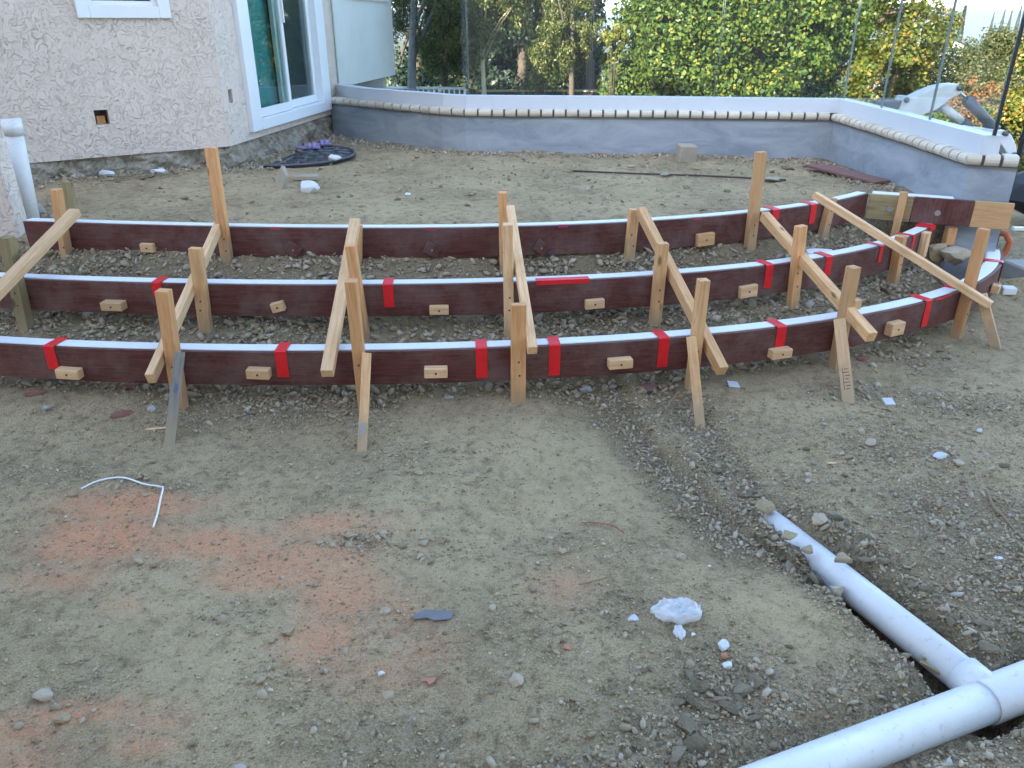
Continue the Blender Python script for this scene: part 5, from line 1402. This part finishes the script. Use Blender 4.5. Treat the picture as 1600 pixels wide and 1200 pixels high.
# autumn trees
tree('gold_tree', 'tall autumn tree with yellow and orange leaves left of the open sky', 'tree', X(1350, 12.4), 12.4, 1.9, 1.0, .9, 1.7, 13000, 'gold', .10, .8, 44, .2, tr=.08, clump_r=.30)
tree('gold_tree', 'thin-leaved autumn tree at the edge of the open sky', 'tree', X(1415, 13.4), 13.4, 1.9, .75, .7, 1.5, 7000, 'gold', .10, .8, 30, .2, tr=.06, clump_r=.30)
tree('gold_tree', 'yellow tree at the right picture edge', 'tree', X(1640, 12.0), 12.0, .5, .65, .8, 1.0, 9000, 'gold', .10, .8, 34, .2, tr=.07, clump_r=.34)
G4 = 'mixed shrubs beyond the right glass'
for k, (px, y, zc, rx, rz, lf, lab) in enumerate(((1440, 16.5, .45, 1.0, 1.0, 'scrub', 'mixed shrub below the edge of the open sky'), (1500, 15.5, .45, .95, 1.0, 'scrub', 'mixed shrub under the lone dark cypress'), (1565, 16.5, .45, 1.1, 1.1, 'scrub', 'mixed shrub under the row of pale cypresses'), (1380, 15.0, -.2, 1.3, .9, 'bright', 'green shrub under the autumn trees'), (1500, 12.6, -.35, 1.0, .95, 'bright', 'green shrub behind the digging arm'), (1470, 11.2, -.55, .9, .9, 'willow', 'dark olive shrub low behind the digging arm'), (1590, 10.4, -.45, .8, .85, 'gold', 'yellow green shrub just past the glass end'))):
    tree('shrub', lab, 'shrub', X(px, y), y, zc, rx, .9, rz, 7500, lf, .10, .6, 34, .1, tr=.05, group=G4, clump_r=.34)
tree('red_shrub', 'reddish shrub beside the black glass end', 'shrub', X(1545, 10.6), 10.6, .75, .35, .3, .35, 1100, 'red', .08, .6, 12, .1, tr=.02)
for k, (px, y, h0, lab) in enumerate(((1509, 90, 10, 'lone dark cypress against the pale sky'), (1554, 330, 19, 'first pale cypress of the distant row'), (1571, 300, 14, 'second pale cypress of the distant row'), (1582, 280, 16, 'third pale cypress of the distant row beside the black glass end'), (1597, 260, 8, 'pale cypress at the right picture edge'))):
    top = aty(px, h0, y); zg = float(far_z(np.array([top.x]), np.array([y]))[0]); H_ = top.z - zg
    t_ = empty('cypress', (top.x, y, zg), lab, 'cypress', 'distant cypresses')
    n = 3600; zz = RNG.uniform(.03, 1, n); rr = .05 * H_ * np.sin(np.pi * np.clip(zz, 0, 1) ** .55) ** .8 * RNG.uniform(.2, 1, n) ** .5; an = RNG.uniform(0, 6.283, n)
    P = np.c_[rr * np.cos(an), rr * np.sin(an), zz * H_]; nr = np.c_[np.cos(an), np.sin(an), RNG.uniform(-.2, .6, n)] + RNG.normal(size=(n, 3)) * .3; nr /= np.linalg.norm(nr, axis=1, keepdims=True)
    leaf_mesh('crown', P, nr, .026 * H_, .4, LEAF['cypress'], t_, -.5)
    m = MB(); m.tube([(0, 0, -.2), (0, 0, H_ * .7)], [.14, .04], 8); m.build('trunk', M['bark'], t_)
# far wooded slope and one white house
def d_wood(n, x0, x1, y0, y1):
    Xr, Yr = RNG.uniform(x0, x1, n), RNG.uniform(y0, y1, n); Zr = far_z(Xr, Yr); h = RNG.uniform(2, 6, n); return Xr, Yr, Zr, h
Xr, Yr, Zr, h = d_wood(420, -20, 150, 26, 150)
k_ = 70; n = len(Xr) * k_; th = RNG.normal(size=(n, 3)); th /= np.linalg.norm(th, axis=1, keepdims=True); ii = np.repeat(np.arange(len(Xr)), k_)
P = np.c_[Xr[ii], Yr[ii], Zr[ii] + h[ii] * .5] + th * np.c_[h[ii] * .45, h[ii] * .45, h[ii] * .5] * RNG.uniform(.7, 1, (n, 1))
wd = leaf_mesh('far_woods', P, th, .95, .7, LEAF['scrub'], None); tag(wd, 'hazy scattered trees covering the far slope', kind='stuff')
fh = empty('white_house', (0, 0, 0), 'small white house glimpsed between the autumn tree and shrubs', 'house')
c = aty(1440, 74, 40); m = MB(); m.box((c.x, 40, c.z - 1.6), (2.6, 3, 3.2)); m.build('wall', M['housewall'], fh)
m = MB(); m.prism([(c.x - 1.5, 38.3, c.z), (c.x + 1.5, 38.3, c.z), (c.x, 38.3, c.z + .5)], (0, 3.4, 0)); m.build('roof', M['housewall'], fh)

# ------------------------------------------------------------------ air
m = MB(); m.box((0, 0, 7), (7600, 7600, 76))
t = NT('haze'); t.n.remove(t.p)
vol = t.node('VolumePrincipled', {'Color': (.80, .88, 1.0, 1), 'Density': .0004, 'Anisotropy': .2})
t.t.links.new(vol.outputs[0], t.n['Material Output'].inputs['Volume'])
hz = m.build('haze', t.m); tag(hz, 'thin pale haze over the valley', kind='stuff')
